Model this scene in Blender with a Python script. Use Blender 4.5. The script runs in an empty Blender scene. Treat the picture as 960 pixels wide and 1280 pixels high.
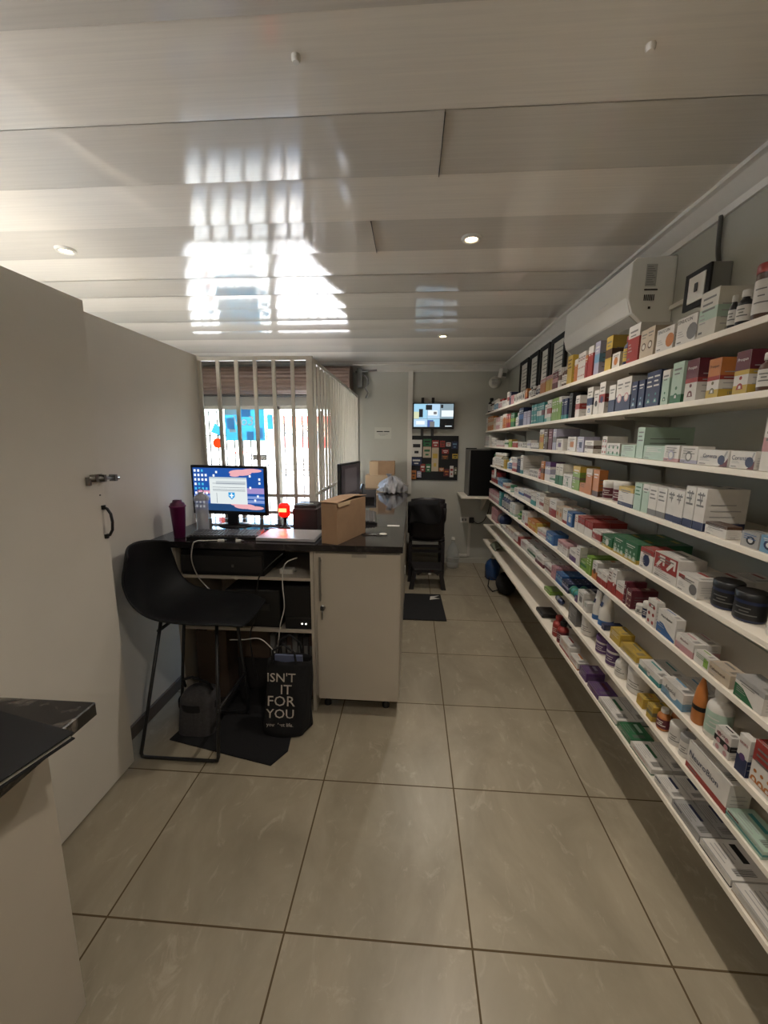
import bpy, math, random
from math import sin, cos, pi, radians
from mathutils import Vector, Matrix, Euler
random.seed(7)
SC = bpy.context.scene
COL = SC.collection

# ------------------------------------------------------------ materials
MATS = {}
def lin(c):
    return tuple(((v/255.0+0.055)/1.055)**2.4 if v/255.0 > 0.04045 else v/255.0/12.92 for v in c) + (1.0,)
def nt(name):
    m = bpy.data.materials.new(name); m.use_nodes = True
    return m, m.node_tree.nodes, m.node_tree.links, m.node_tree.nodes['Principled BSDF']
def mat(name, rgb, rough=0.5, metal=0.0, spec=0.5, var=0.0, scale=20, bump=0.0, bscale=None, coat=0.0, trans=0.0, alpha=1.0, emit=None, estr=0.0, stretch=(1, 1, 1)):
    if name in MATS: return MATS[name]
    m, N, L, b = nt(name)
    b.inputs['Base Color'].default_value = lin(rgb)
    b.inputs['Roughness'].default_value = rough
    b.inputs['Metallic'].default_value = metal
    b.inputs['Specular IOR Level'].default_value = spec
    b.inputs['Coat Weight'].default_value = coat
    b.inputs['Transmission Weight'].default_value = trans
    b.inputs['Alpha'].default_value = alpha
    if emit:
        b.inputs['Emission Color'].default_value = lin(emit); b.inputs['Emission Strength'].default_value = estr
    tc = N.new('ShaderNodeTexCoord'); mp = N.new('ShaderNodeMapping'); mp.inputs['Scale'].default_value = stretch
    L.new(tc.outputs['Object'], mp.inputs[0])
    if var > 0:
        n = N.new('ShaderNodeTexNoise'); n.inputs['Scale'].default_value = scale; n.inputs['Detail'].default_value = 4
        L.new(mp.outputs[0], n.inputs['Vector'])
        r = N.new('ShaderNodeMapRange'); r.inputs[1].default_value = 0.3; r.inputs[2].default_value = 0.7
        r.inputs[3].default_value = 1-var; r.inputs[4].default_value = 1+var
        L.new(n.outputs[0], r.inputs[0])
        mx = N.new('ShaderNodeVectorMath'); mx.operation = 'SCALE'; mx.inputs[0].default_value = lin(rgb)[:3]
        L.new(r.outputs[0], mx.inputs['Scale']); L.new(mx.outputs[0], b.inputs['Base Color'])
    if bump > 0:
        n2 = N.new('ShaderNodeTexNoise'); n2.inputs['Scale'].default_value = bscale or scale; n2.inputs['Detail'].default_value = 3
        L.new(mp.outputs[0], n2.inputs['Vector'])
        bp = N.new('ShaderNodeBump'); bp.inputs['Strength'].default_value = bump; bp.inputs['Distance'].default_value = 0.01
        L.new(n2.outputs[0], bp.inputs['Height']); L.new(bp.outputs[0], b.inputs['Normal'])
    MATS[name] = m
    return m

PAL = dict(w=(222,216,206), i=(214,208,190), c=(200,178,148), y=(214,172,44), o=(214,116,36), r=(178,40,34), m=(112,26,42), p=(206,138,142),
           v=(92,52,116), l=(168,164,190), b=(38,98,172), n=(30,44,92), s=(104,160,196), t=(44,148,146), q=(172,204,180), g=(34,118,66),
           e=(128,176,52), d=(22,22,24), k=(122,116,82), G=(116,114,110), a=(168,166,162), B=(92,56,34))
def mute(c, k=.74, g=.9):
    m = sum(c)/3; return tuple((m+(v-m)*k)*g for v in c)
def pm(c):
    return mat('card_' + {'G': 'grey', 'B': 'brown'}.get(c, c), mute(PAL[c]), rough=0.42, var=0.05, scale=30)

def floor_mat():
    m, N, L, b = nt('floor_tile')
    tc = N.new('ShaderNodeTexCoord'); mp = N.new('ShaderNodeMapping')
    mp.inputs['Location'].default_value = (0.384, -1.037, 0)
    L.new(tc.outputs['Object'], mp.inputs[0])
    br = N.new('ShaderNodeTexBrick'); br.offset = 0; br.squash = 1
    br.inputs['Scale'].default_value = 1.0; br.inputs['Mortar Size'].default_value = 0.0032
    br.inputs['Mortar Smooth'].default_value = 0.1; br.inputs['Brick Width'].default_value = 0.6; br.inputs['Row Height'].default_value = 0.6
    br.inputs['Color1'].default_value = (1, 1, 1, 1); br.inputs['Color2'].default_value = (0.93, 0.93, 0.93, 1); br.inputs['Mortar'].default_value = (0, 0, 0, 1)
    L.new(mp.outputs[0], br.inputs['Vector'])
    n1 = N.new('ShaderNodeTexNoise'); n1.inputs['Scale'].default_value = 2.2; n1.inputs['Detail'].default_value = 7; n1.inputs['Roughness'].default_value = 0.62; n1.inputs['Distortion'].default_value = 0.7
    n2 = N.new('ShaderNodeTexNoise'); n2.inputs['Scale'].default_value = 7; n2.inputs['Detail'].default_value = 8; n2.inputs['Roughness'].default_value = 0.7; n2.inputs['Distortion'].default_value = 1.6
    mp2 = N.new('ShaderNodeMapping'); mp2.inputs['Scale'].default_value = (1.5, 0.8, 1); mp2.inputs['Rotation'].default_value = (0, 0, 0.5)
    L.new(tc.outputs['Object'], mp2.inputs[0]); L.new(mp2.outputs[0], n1.inputs['Vector']); L.new(mp2.outputs[0], n2.inputs['Vector'])
    cr = N.new('ShaderNodeValToRGB'); e = cr.color_ramp.elements
    e[0].position = 0.3; e[0].color = lin((134, 125, 107)); e[1].position = 0.7; e[1].color = lin((163, 153, 133))
    L.new(n1.outputs[0], cr.inputs[0])
    cr2 = N.new('ShaderNodeValToRGB'); e = cr2.color_ramp.elements
    e[0].position = 0.56; e[0].color = (0, 0, 0, 1); e[1].position = 0.74; e[1].color = (1, 1, 1, 1)
    L.new(n2.outputs[0], cr2.inputs[0])
    mA = N.new('ShaderNodeMixRGB'); mA.blend_type = 'MIX'; mA.inputs[2].default_value = lin((192, 180, 160))
    sc = N.new('ShaderNodeMath'); sc.operation = 'MULTIPLY'; sc.inputs[1].default_value = 0.6
    L.new(cr2.outputs[0], sc.inputs[0]); L.new(sc.outputs[0], mA.inputs[0]); L.new(cr.outputs[0], mA.inputs[1])
    mB = N.new('ShaderNodeMixRGB'); mB.blend_type = 'MULTIPLY'; mB.inputs[0].default_value = 1
    L.new(mA.outputs[0], mB.inputs[1]); L.new(br.outputs[0], mB.inputs[2])
    mC = N.new('ShaderNodeMixRGB'); mC.inputs[2].default_value = lin((84, 68, 42))
    L.new(br.outputs['Fac'], mC.inputs[0]); L.new(mB.outputs[0], mC.inputs[1]); L.new(mC.outputs[0], b.inputs['Base Color'])
    mr = N.new('ShaderNodeMapRange'); mr.inputs[3].default_value = 0.34; mr.inputs[4].default_value = 0.8
    L.new(br.outputs['Fac'], mr.inputs[0]); L.new(mr.outputs[0], b.inputs['Roughness'])
    bp = N.new('ShaderNodeBump'); bp.invert = True; bp.inputs['Strength'].default_value = 0.5; bp.inputs['Distance'].default_value = 0.002
    L.new(br.outputs['Fac'], bp.inputs['Height']); L.new(bp.outputs[0], b.inputs['Normal'])
    return m

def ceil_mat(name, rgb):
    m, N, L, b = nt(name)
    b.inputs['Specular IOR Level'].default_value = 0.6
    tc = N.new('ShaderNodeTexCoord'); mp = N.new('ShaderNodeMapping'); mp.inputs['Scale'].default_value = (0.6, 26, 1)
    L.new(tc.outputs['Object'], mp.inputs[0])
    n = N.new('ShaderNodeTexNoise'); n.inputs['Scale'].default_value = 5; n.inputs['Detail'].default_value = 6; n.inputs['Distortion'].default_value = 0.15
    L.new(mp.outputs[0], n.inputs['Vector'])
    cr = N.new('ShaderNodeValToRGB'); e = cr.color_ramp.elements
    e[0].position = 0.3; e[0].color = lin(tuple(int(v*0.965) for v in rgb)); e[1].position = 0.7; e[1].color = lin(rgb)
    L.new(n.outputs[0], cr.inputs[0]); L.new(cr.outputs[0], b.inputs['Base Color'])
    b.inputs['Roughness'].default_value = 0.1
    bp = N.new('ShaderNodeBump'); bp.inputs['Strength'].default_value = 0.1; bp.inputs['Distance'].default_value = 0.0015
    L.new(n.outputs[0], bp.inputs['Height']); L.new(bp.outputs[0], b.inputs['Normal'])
    return m

def sheet_mat(name, rgb, k=.6):
    # printed sheet on glass: part of the light behind it shines through
    m = bpy.data.materials.new(name); m.use_nodes = True; N = m.node_tree.nodes; L = m.node_tree.links
    N.clear(); o = N.new('ShaderNodeOutputMaterial'); t = N.new('ShaderNodeBsdfTranslucent'); g = N.new('ShaderNodeBsdfDiffuse')
    t.inputs[0].default_value = lin(rgb); g.inputs[0].default_value = lin(rgb); mx = N.new('ShaderNodeMixShader'); mx.inputs[0].default_value = k
    L.new(g.outputs[0], mx.inputs[1]); L.new(t.outputs[0], mx.inputs[2]); L.new(mx.outputs[0], o.inputs[0]); MATS[name] = m
    return m
def granite_mat(name, base, vein, rough=0.1, vs=3.0, lo=0.6, hi=0.7):
    m, N, L, b = nt(name)
    tc = N.new('ShaderNodeTexCoord')
    n = N.new('ShaderNodeTexNoise'); n.inputs['Scale'].default_value = vs; n.inputs['Detail'].default_value = 9; n.inputs['Distortion'].default_value = 2.0; n.inputs['Roughness'].default_value = 0.65
    L.new(tc.outputs['Object'], n.inputs['Vector'])
    cr = N.new('ShaderNodeValToRGB'); e = cr.color_ramp.elements
    e[0].position = lo; e[0].color = lin(base); e[1].position = hi; e[1].color = lin(vein)
    L.new(n.outputs[0], cr.inputs[0]); L.new(cr.outputs[0], b.inputs['Base Color'])
    b.inputs['Roughness'].default_value = rough
    return m

def glass_mat(name, tint=(235, 240, 240), op=0.12):
    # clear pane: mostly see-through with a glossy coat, same for every ray
    m = bpy.data.materials.new(name); m.use_nodes = True; N = m.node_tree.nodes; L = m.node_tree.links
    N.clear(); o = N.new('ShaderNodeOutputMaterial'); t = N.new('ShaderNodeBsdfTransparent'); g = N.new('ShaderNodeBsdfGlossy')
    t.inputs[0].default_value = lin(tint); g.inputs['Roughness'].default_value = 0.04
    mx = N.new('ShaderNodeMixShader'); f = N.new('ShaderNodeFresnel'); f.inputs[0].default_value = 1.4
    mt = N.new('ShaderNodeMath'); mt.operation = 'ADD'; mt.inputs[1].default_value = op; mt.use_clamp = True
    L.new(f.outputs[0], mt.inputs[0]); L.new(mt.outputs[0], mx.inputs[0]); L.new(t.outputs[0], mx.inputs[1]); L.new(g.outputs[0], mx.inputs[2]); L.new(mx.outputs[0], o.inputs[0])
    return m

M_WALL = mat('wall_paint_grey', (164, 164, 155), rough=0.6, var=0.03, scale=3, bump=0.05, bscale=60)
M_WALLB = mat('back_wall_paint', (176, 175, 166), rough=0.55, var=0.03, scale=3, bump=0.05, bscale=60)
M_WHITE = mat('white_melamine', (184, 175, 161), rough=0.38, var=0.02, scale=8)
M_PART = mat('partition_board', (212, 207, 197), rough=0.42, var=0.02, scale=5)
M_SHELF = mat('shelf_white', (226, 218, 204), rough=0.4, var=0.02, scale=10)
M_TRIM = mat('trim_white', (206, 202, 194), rough=0.45, var=0.02)
M_GRILLE = mat('grille_paint', (198, 194, 184), rough=0.35, var=0.04, scale=12)
M_BLACK = mat('black_plastic', (20, 20, 22), rough=0.38, var=0.08, scale=30)
M_MATTE = mat('black_matte', (17, 17, 19), rough=0.75, var=0.1, scale=60)
M_DARK = mat('dark_grey_plastic', (42, 40, 40), rough=0.45, var=0.05)
M_STEEL = mat('steel', (150, 148, 144), rough=0.28, metal=1.0, var=0.05)
M_GREY = mat('grey_plastic', (120, 120, 118), rough=0.5, var=0.04)
M_OFFW = mat('offwhite_plastic', (214, 211, 203), rough=0.35, var=0.02)
M_AC = mat('aircon_white', (222, 221, 216), rough=0.3, var=0.01)
M_CARDB = mat('cardboard', (152, 122, 94), rough=0.8, var=0.06, scale=18, bump=0.06, bscale=90)
M_CABLEW = mat('cable_white', (196, 192, 186), rough=0.4, var=0.02)
M_PURPLE = mat('cup_purple', (104, 24, 78), rough=0.35, var=0.04)
M_SEAT = mat('stool_seat_black', (8, 9, 12), rough=0.6, spec=0.3, var=0.05)
M_BAGGREY = mat('bag_grey_fabric', (62, 60, 62), rough=0.9, var=0.2, scale=80)
M_FABRIC = mat('black_fabric', (15, 14, 17), rough=0.95, var=0.2, scale=120, bump=0.1)
M_CLEAR = mat('clear_plastic', (196, 202, 202), rough=.12, alpha=.32)
M_PANE = glass_mat('window_glass', (244, 247, 247), 0.02)
M_GRAN = granite_mat('granite_black', (34, 31, 33), (84, 78, 78), rough=0.06, vs=9, lo=0.55, hi=0.8)
M_MARB = granite_mat('marble_dark', (30, 28, 28), (128, 120, 112), rough=0.2, vs=7, lo=0.5, hi=0.74)
M_FLOOR = floor_mat()
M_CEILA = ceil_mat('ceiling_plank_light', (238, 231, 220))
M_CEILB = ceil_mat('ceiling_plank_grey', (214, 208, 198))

# ------------------------------------------------------------ mesh builder
class MB:
    def __init__(s): s.v = []; s.f = []; s.m = []; s.sm = []; s.mats = []; s.X = Matrix.Identity(4)
    def mi(s, m):
        if m not in s.mats: s.mats.append(m)
        return s.mats.index(m)
    def add(s, vs, fs, m, smooth=False):
        o = len(s.v); i = s.mi(m)
        s.v += [tuple(s.X @ Vector(p)) for p in vs]
        for f in fs: s.f.append([o+k for k in f]); s.m.append(i); s.sm.append(smooth)
        return s
    def box(s, x0, x1, y0, y1, z0, z1, m):
        v = [(x, y, z) for z in (z0, z1) for y in (y0, y1) for x in (x0, x1)]
        return s.add(v, [(0, 2, 3, 1), (4, 5, 7, 6), (0, 1, 5, 4), (2, 6, 7, 3), (0, 4, 6, 2), (1, 3, 7, 5)], m)
    def rbox(s, x0, x1, y0, y1, z0, z1, m, r=0.005):
        # box with chamfered vertical edges and top
        xs = [(x0+r, y0), (x1-r, y0), (x1, y0+r), (x1, y1-r), (x1-r, y1), (x0+r, y1), (x0, y1-r), (x0, y0+r)]
        cx, cy = (x0+x1)/2, (y0+y1)/2
        inn = [(cx+(x-cx)*(1-2*r/max(x1-x0, 1e-4)), cy+(y-cy)*(1-2*r/max(y1-y0, 1e-4))) for x, y in xs]
        v = [(x, y, z0) for x, y in xs]+[(x, y, z1-r) for x, y in xs]+[(x, y, z1) for x, y in inn]
        f = [tuple(range(7, -1, -1)), tuple(range(16, 24))]
        for k in range(8):
            q = (k+1) % 8
            f += [(k, q, 8+q, 8+k), (8+k, 8+q, 16+q, 16+k)]
        return s.add(v, f, m)
    def quad(s, p, m): return s.add(p, [tuple(range(len(p)))], m)
    def lathe(s, cx, cy, prof, m, seg=20, cap=True, sx=1, sy=1):
        v = []; f = []
        for r, z in prof:
            for k in range(seg): a = 2*pi*k/seg; v.append((cx+r*cos(a)*sx, cy+r*sin(a)*sy, z))
        for i in range(len(prof)-1):
            for k in range(seg): q = (k+1) % seg; f.append((i*seg+k, i*seg+q, (i+1)*seg+q, (i+1)*seg+k))
        s.add(v, f, m, True)
        if cap:
            o = len(prof)-1
            s.add(v[:seg], [tuple(range(seg-1, -1, -1))], m); s.add(v[o*seg:], [tuple(range(seg))], m)
        return s
    def tube(s, pts, r, m, seg=8, closed=False):
        pts = [Vector(p) for p in pts]; n = len(pts); v = []; f = []; up = Vector((0, 0, 1)); prev = None
        for i, p in enumerate(pts):
            a = pts[(i-1) % n] if (closed or i > 0) else p; b = pts[(i+1) % n] if (closed or i < n-1) else p
            t = (b-a).normalized()
            if prev is None:
                u = t.cross(up); u = u if u.length > 0.05 else t.cross(Vector((1, 0, 0)))
            else: u = prev-t*prev.dot(t)
            u.normalize(); prev = u; w = t.cross(u)
            for k in range(seg): g = 2*pi*k/seg; v.append(tuple(p+(u*cos(g)+w*sin(g))*r))
        for i in range(n if closed else n-1):
            j = (i+1) % n
            for k in range(seg): q = (k+1) % seg; f.append((i*seg+k, i*seg+q, j*seg+q, j*seg+k))
        if not closed: f += [tuple(range(seg-1, -1, -1)), tuple((n-1)*seg+k for k in range(seg))]
        return s.add(v, f, m, True)
    def prism(s, poly, a0, a1, m, axis='y'):
        # extrude a 2d outline along an axis: y -> (x,z) outline; x -> (y,z); z -> (x,y)
        n = len(poly)
        def P(p, a): return {'y': (p[0], a, p[1]), 'x': (a, p[0], p[1]), 'z': (p[0], p[1], a)}[axis]
        v = [P(p, a0) for p in poly]+[P(p, a1) for p in poly]
        f = [tuple(range(n-1, -1, -1)), tuple(range(n, 2*n))]+[(k, (k+1) % n, n+(k+1) % n, n+k) for k in range(n)]
        return s.add(v, f, m)
    def grid(s, fn, nu, nv, m, smooth=True, thick=0.0):
        v = [tuple(fn(i/nu, j/nv)) for i in range(nu+1) for j in range(nv+1)]
        f = [(i*(nv+1)+j, (i+1)*(nv+1)+j, (i+1)*(nv+1)+j+1, i*(nv+1)+j+1) for i in range(nu) for j in range(nv)]
        return s.add(v, f, m, smooth)
    def mesh(s, name, org=(0, 0, 0)):
        me = bpy.data.meshes.new(name); o = Vector(org)
        me.from_pydata([tuple(Vector(p)-o) for p in s.v], [], s.f)
        for m in s.mats: me.materials.append(m)
        for p, i, k in zip(me.polygons, s.m, s.sm): p.material_index = i; p.use_smooth = k
        me.update()
        return me

WORLD = {}
def obj(name, mb, parent=None, label=None, cat=None, group=None, kind=None, bevel=0.0, solid=0.0, sub=0, plabel=None):
    """link the builder's shape as one object; top-level things get their origin at the base"""
    if parent is not None: org = WORLD[parent.name]
    else:
        xs = [p[0] for p in mb.v]; ys = [p[1] for p in mb.v]; zs = [p[2] for p in mb.v]
        org = Vector(((min(xs)+max(xs))/2, (min(ys)+max(ys))/2, min(zs)))
        if kind == 'structure': org = Vector((0, 0, 0))
    o = bpy.data.objects.new(name, mb.mesh(name, org)); COL.objects.link(o)
    if parent is not None: o.parent = parent
    else: o.location = org
    WORLD[o.name] = Vector(org)
    tag(o, label, cat, group, kind)
    if plabel: o['label'] = plabel
    if solid:
        m = o.modifiers.new('solid', 'SOLIDIFY'); m.thickness = solid; m.offset = 0
    if sub:
        m = o.modifiers.new('sub', 'SUBSURF'); m.levels = sub; m.render_levels = sub
    if bevel:
        m = o.modifiers.new('bevel', 'BEVEL'); m.width = bevel; m.segments = 2; m.limit_method = 'ANGLE'; m.angle_limit = radians(40)
    return o
def tag(o, label=None, cat=None, group=None, kind=None):
    if label: o['label'] = label
    if cat: o['category'] = cat
    if group: o['group'] = group
    if kind: o['kind'] = kind
def thing(name, loc, label, cat, group=None):
    o = bpy.data.objects.new(name, None); COL.objects.link(o); o.location = loc; o.empty_display_size = 0.05
    WORLD[o.name] = Vector(loc); tag(o, label, cat, group)
    return o
def struct(name, mb, **k): return obj(name, mb, kind='structure', **k)
def word(text, size, m, loc, xdir, ydir, parent=None, name='lettering', wmax=None, ext=0.0004, plabel=None):
    cu = bpy.data.curves.new('text_curve', 'FONT'); cu.body = text; cu.size = size; cu.extrude = ext; cu.resolution_u = 2
    cu.align_x = 'CENTER'; cu.align_y = 'CENTER'
    t = bpy.data.objects.new('text_tmp', cu); COL.objects.link(t)
    dg = bpy.context.evaluated_depsgraph_get(); dg.update()
    me = bpy.data.meshes.new_from_object(t.evaluated_get(dg)); bpy.data.objects.remove(t, do_unlink=True); bpy.data.curves.remove(cu)
    xd = Vector(xdir).normalized(); yd = Vector(ydir).normalized(); zd = xd.cross(yd)
    xs = [v.co.x for v in me.vertices]; w = max(xs)-min(xs); k = min(1.0, wmax/w) if wmax else 1.0
    R = Matrix((xd, yd, zd)).transposed().to_4x4()
    org = Vector(loc)-(WORLD[parent.name] if parent is not None else Vector(loc))
    me.transform(Matrix.Translation(org) @ R @ Matrix.Diagonal((k, k if k > 0.6 else 0.6, 1, 1)))
    me.materials.clear(); me.materials.append(m); me.name = name
    o = bpy.data.objects.new(name, me); COL.objects.link(o)
    if parent is not None: o.parent = parent; WORLD[o.name] = Vector(loc)
    else: o.location = loc
    if plabel: o['label'] = plabel
    return o
BOW = .0025

# ------------------------------------------------------------ camera (eye height 1.565 m)
cam = bpy.data.cameras.new('camera'); co = bpy.data.objects.new('camera', cam); COL.objects.link(co); SC.camera = co
f_, p_, y_, r_ = 509.2, .17316, .06745, .00645
fv = Vector((-sin(y_)*cos(p_), cos(y_)*cos(p_), -sin(p_))); rt = Vector((cos(y_), sin(y_), 0)); up = rt.cross(fv)
r2 = rt*cos(r_)+up*sin(r_); u2 = r2.cross(fv)
co.matrix_world = Matrix.Translation((0, 0, 1.565)) @ Matrix((r2, u2, -fv)).transposed().to_4x4()
cam.sensor_fit = 'VERTICAL'; cam.sensor_height = 24; cam.lens = 24*f_/1280; cam.clip_start = 0.02; cam.clip_end = 300

CZ = 2.47; YB = 5.2; XR = 1.15; XL = -3.3; YN = -2.2
# ------------------------------------------------------------ room shell
struct('floor', MB().box(XL, XR+.1, YN, YB+.12, -.08, 0, M_FLOOR))
struct('wall_right', MB().box(XR, XR+.1, YN, YB+.12, 0, CZ+.1, M_WALL))
b = MB().box(XL-.1, XL, YN, -2.0, 0, CZ+.1, M_WALLB).box(XL-.1, XL, 1.3, YB+.12, 0, CZ+.1, M_WALLB).box(XL-.1, XL, -2.0, 1.3, 0, .2, M_WALLB).box(XL-.1, XL, -2.0, 1.3, 2.3, CZ+.1, M_WALLB)  # left wall with an opening added out of view to let in daylight
struct('wall_left', b)
b = MB()
for y in (-2.0, -.9, .2, 1.25): b.box(XL-.07, XL-.03, y, y+.05, .2, 2.3, M_TRIM)
struct('window_added', b.box(XL-.07, XL-.03, -1.95, 1.25, .2, .25, M_TRIM).box(XL-.07, XL-.03, -1.95, 1.25, 2.25, 2.3, M_TRIM))  # frame of the added, unseen daylight opening
struct('wall_near', MB().box(XL-.1, XR+.1, YN-.1, YN, 0, CZ+.1, M_WALLB))
OX0, OX1, OZ = -2.85, -.74, 2.0       # shopfront opening
wb = MB().box(OX1, XR, YB, YB+.12, 0, CZ+.1, M_WALLB).box(OX0, OX1, YB, YB+.12, OZ, CZ+.1, M_WALLB).box(XL, OX0, YB, YB+.12, 0, CZ+.1, M_WALLB)
struct('wall_back', wb)
# ceiling: boards running across the room, each slightly bowed
cb = MB(); pitch = .283; y0 = 1.035-pitch*12; k = 0
while y0 < YB:
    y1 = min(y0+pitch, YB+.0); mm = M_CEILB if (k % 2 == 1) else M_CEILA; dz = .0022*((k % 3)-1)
    tilt = random.uniform(-.006, .006)
    v = []; n = 8
    for j in range(n+1):
        t = j/n; z = CZ+BOW*((2*t-1)**2-1)+.004+tilt*(t-.5)*.5
        for x in (XL, XR): v.append((x, y0+.0008+(y1-y0-.0016)*t, z))
    cb.add(v, [(2*j, 2*j+1, 2*j+3, 2*j+2) for j in range(n)], mm, True)
    y0 += pitch; k += 1
cb.box(XL, XR, YN, YB, CZ+.012, CZ+.1, M_CEILB)
# butt joints of boards
for x, ya, yb in ((.075, 1.322, 1.60), (-.19, 1.888, 2.168), (.62, .76, 1.03)):
    cb.box(x-.0012, x+.0012, ya, yb, CZ-.0035, CZ+.008, M_DARK)
struct('ceiling', cb)
# cornices
pr = [(XR, CZ-.075), (XR-.012, CZ-.075), (XR-.022, CZ-.055), (XR-.07, CZ-.016), (XR-.088, CZ-.012), (XR-.088, CZ+.004), (XR, CZ+.004)]
struct('trim_1', MB().prism(pr, YN, YB, M_TRIM, 'y'))
pb = [(YB-(XR-x), z) for x, z in pr]
struct('trim_2', MB().prism(pb, OX1, XR-.001, M_TRIM, 'x'))
struct('trim_3', MB().box(-.062, -.005, YB-.035, YB, .9, CZ-.07, M_TRIM))
struct('baseboard_back', MB().box(.1, XR, YB-.012, YB, 0, .07, M_WALLB))

# ------------------------------------------------------------ shop window, outside
fr = MB()
for x0, x1 in ((OX0, OX0+.05), (-1.77, -1.69), (OX1-.05, OX1)): fr.box(x0, x1, YB+.02, YB+.08, 0, OZ, M_TRIM)
fr.box(OX0, OX1, YB+.02, YB+.08, OZ-.05, OZ, M_TRIM).box(OX0, OX1, YB-.03, YB+.1, 0, .06, M_TRIM)
struct('window_1', fr)
struct('window_2', MB().box(OX0+.05, -1.77, YB+.045, YB+.051, .06, OZ-.05, M_PANE))
lp = mat('lintel_paint', (150, 148, 142), rough=0.5)
struct('trim_4', MB().box(XL, OX1+.02, YB-.05, YB, OZ-.01, OZ+.12, lp))
# expanding security gate in the doorway
M_GATE = mat('gate_bar', (96, 88, 84), rough=0.5, metal=.3)
g = thing('security_gate', (-1.2, YB+.1, 0), 'grey expanding security gate with diamond lattice in the bright doorway', 'gate')
for x in (-1.66, -1.55, -1.42, -1.31, -1.18, -1.07, -.94, -.82):
    obj('gate_bar', MB().box(x-.007, x+.007, YB+.09, YB+.105, 0, OZ-.06, M_GATE), g)
lt = MB()
for zc in (1.7, .35):
    x = -1.67
    while x < -.86:
        for s in (-1, 1):
            lt.tube([(x, YB+.087, zc-s*.075), (x+.12, YB+.087, zc+s*.075)], .0045, M_GATE, 5)
        x += .12
obj('lattice', lt, g)
rl = MB()
for z in (1.255, 1.18, 1.11): rl.box(-1.68, -.8, YB+.086, YB+.1, z-.007, z+.007, M_GATE)
obj('rail', rl, g)
g = thing('burglar_bars', (-2.35, YB+.1, 0), 'thin grey burglar bars outside the shop window panes', 'bars')
for k in range(10):
    x = -2.78+k*.11
    obj('bar', MB().box(x-.007, x+.007, YB+.1, YB+.112, .06, OZ-.06, M_GATE), g)
rl = MB()
for z in (1.24, 1.62, .6): rl.box(OX0+.05, -1.78, YB+.09, YB+.1, z-.006, z+.006, M_GATE)
obj('cross_bar', rl, g)
# roller shutter rolled up above the opening
sh = thing('roller_shutter', (-1.7, YB-.15, 2.1), 'brown ribbed roller shutter rolled up above the shop window', 'shutter')
MSH = mat('shutter_brown', (118, 98, 88), rough=0.5, var=.05); b = MB(); n = 11
pts = []
for k in range(n+1):
    a = pi*.5+pi*k/n; pts.append((YB-.17+cos(a)*.16, 2.27+sin(a)*.165))
for k in range(n): 
    (ya, za), (yb, zb) = pts[k], pts[k+1]; nx, nz = (zb-za), -(yb-ya); l = math.hypot(nx, nz)
    ym, zm = (ya+yb)/2-abs(.012), (za+zb)/2
    b.quad([(XL, ya, za), (OX1-.01, ya, za), (OX1-.01, ym, zm), (XL, ym, zm)], MSH); b.quad([(XL, ym, zm), (OX1-.01, ym, zm), (OX1-.01, yb, zb), (XL, yb, zb)], MSH)
obj('shutter_roll', b, sh)
obj('end_plate', MB().prism([(YB-.02, 2.1)]+[(y-.012, z) for y, z in pts[::-1]]+[(YB-.02, 2.44)], OX1-.01, OX1+.0, MSH, 'x'), sh)
obj('shutter_edge', MB().box(XL+.01, OX1-.02, YB-.2, YB-.12, 2.09, 2.115, M_DARK), sh)
# posters on the glass
def panel(name, x0, x1, z0, z1, m, label, cat, y=YB+.04, th=.003):
    return obj(name, MB().box(x0, x1, y-th, y, z0, z1, m), label=label, cat=cat)
M_PAPER = sheet_mat('poster_paper', (236, 236, 232))
M_CYAN = sheet_mat('poster_cyan', (136, 218, 238)); M_CYB = sheet_mat('poster_blue', (146, 200, 228))
M_ORA = sheet_mat('poster_orange', (246, 124, 70))
po = panel('window_poster', -2.42, -1.9, 1.555, 1.99, M_CYAN, 'cyan patchwork poster with white script on the shop window', 'poster')
for x0, x1, z0, z1 in ((-2.42, -2.26, 1.88, 1.99), ): obj('printed_patch', MB().box(x0, x1, YB+.034, YB+.0365, z0, z1, M_PAPER), po)
for x0, x1, z0, z1 in ((-2.40, -2.30, 1.7, 1.84), (-2.2, -2.08, 1.86, 1.98), (-2.02, -1.93, 1.58, 1.72), (-2.14, -2.05, 1.56, 1.67)): obj('printed_patch', MB().box(x0, x1, YB+.034, YB+.0365, z0, z1, M_CYB), po)
obj('printed_patch', MB().box(-2.37, -2.28, YB+.033, YB+.036, 1.66, 1.70, M_PAPER), po)

word('Vo3g', .17, mat('print_white', (240, 240, 238)), (-2.14, YB+.033, 1.80), (1, 0, 0), (.12, 0, 1), po)
panel('window_poster', -1.865, -1.79, 1.70, 1.89, M_CYAN, 'narrow cyan strip of poster right beside the door frame', 'poster')
obj('round_sticker', MB().prism([(-2.535+.065*cos(2*pi*k/20), 1.52+.065*sin(2*pi*k/20)) for k in range(20)], YB+.036, YB+.04, M_ORA, 'y'), label='round orange sticker low on the left window pane', cat='sticker')
obj('window_sticker', MB().prism([(-2.62, 1.66), (-2.5, 1.62), (-2.46, 1.7), (-2.56, 1.78)], YB+.036, YB+.04, M_CYAN, 'y'), label='small pale blue sticker above the round orange one', cat='sticker')
wd = word('eWA', .12, M_ORA, (-2.24, YB+.036, 1.375), (1, 0, 0), (0, 0, 1), name='window_lettering'); tag(wd, 'orange vinyl letters under the cyan poster', 'lettering')
cs = panel('closed_sign', -2.075, -1.885, 1.305, 1.375, M_BLACK, 'small black CLOSED sign with white capitals on the window', 'sign', y=YB+.03)
word('CLOSED', .05, mat('print_white', (240, 240, 238)), (-1.98, YB+.026, 1.34), (1, 0, 0), (0, 0, 1), cs, wmax=.17)

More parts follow.
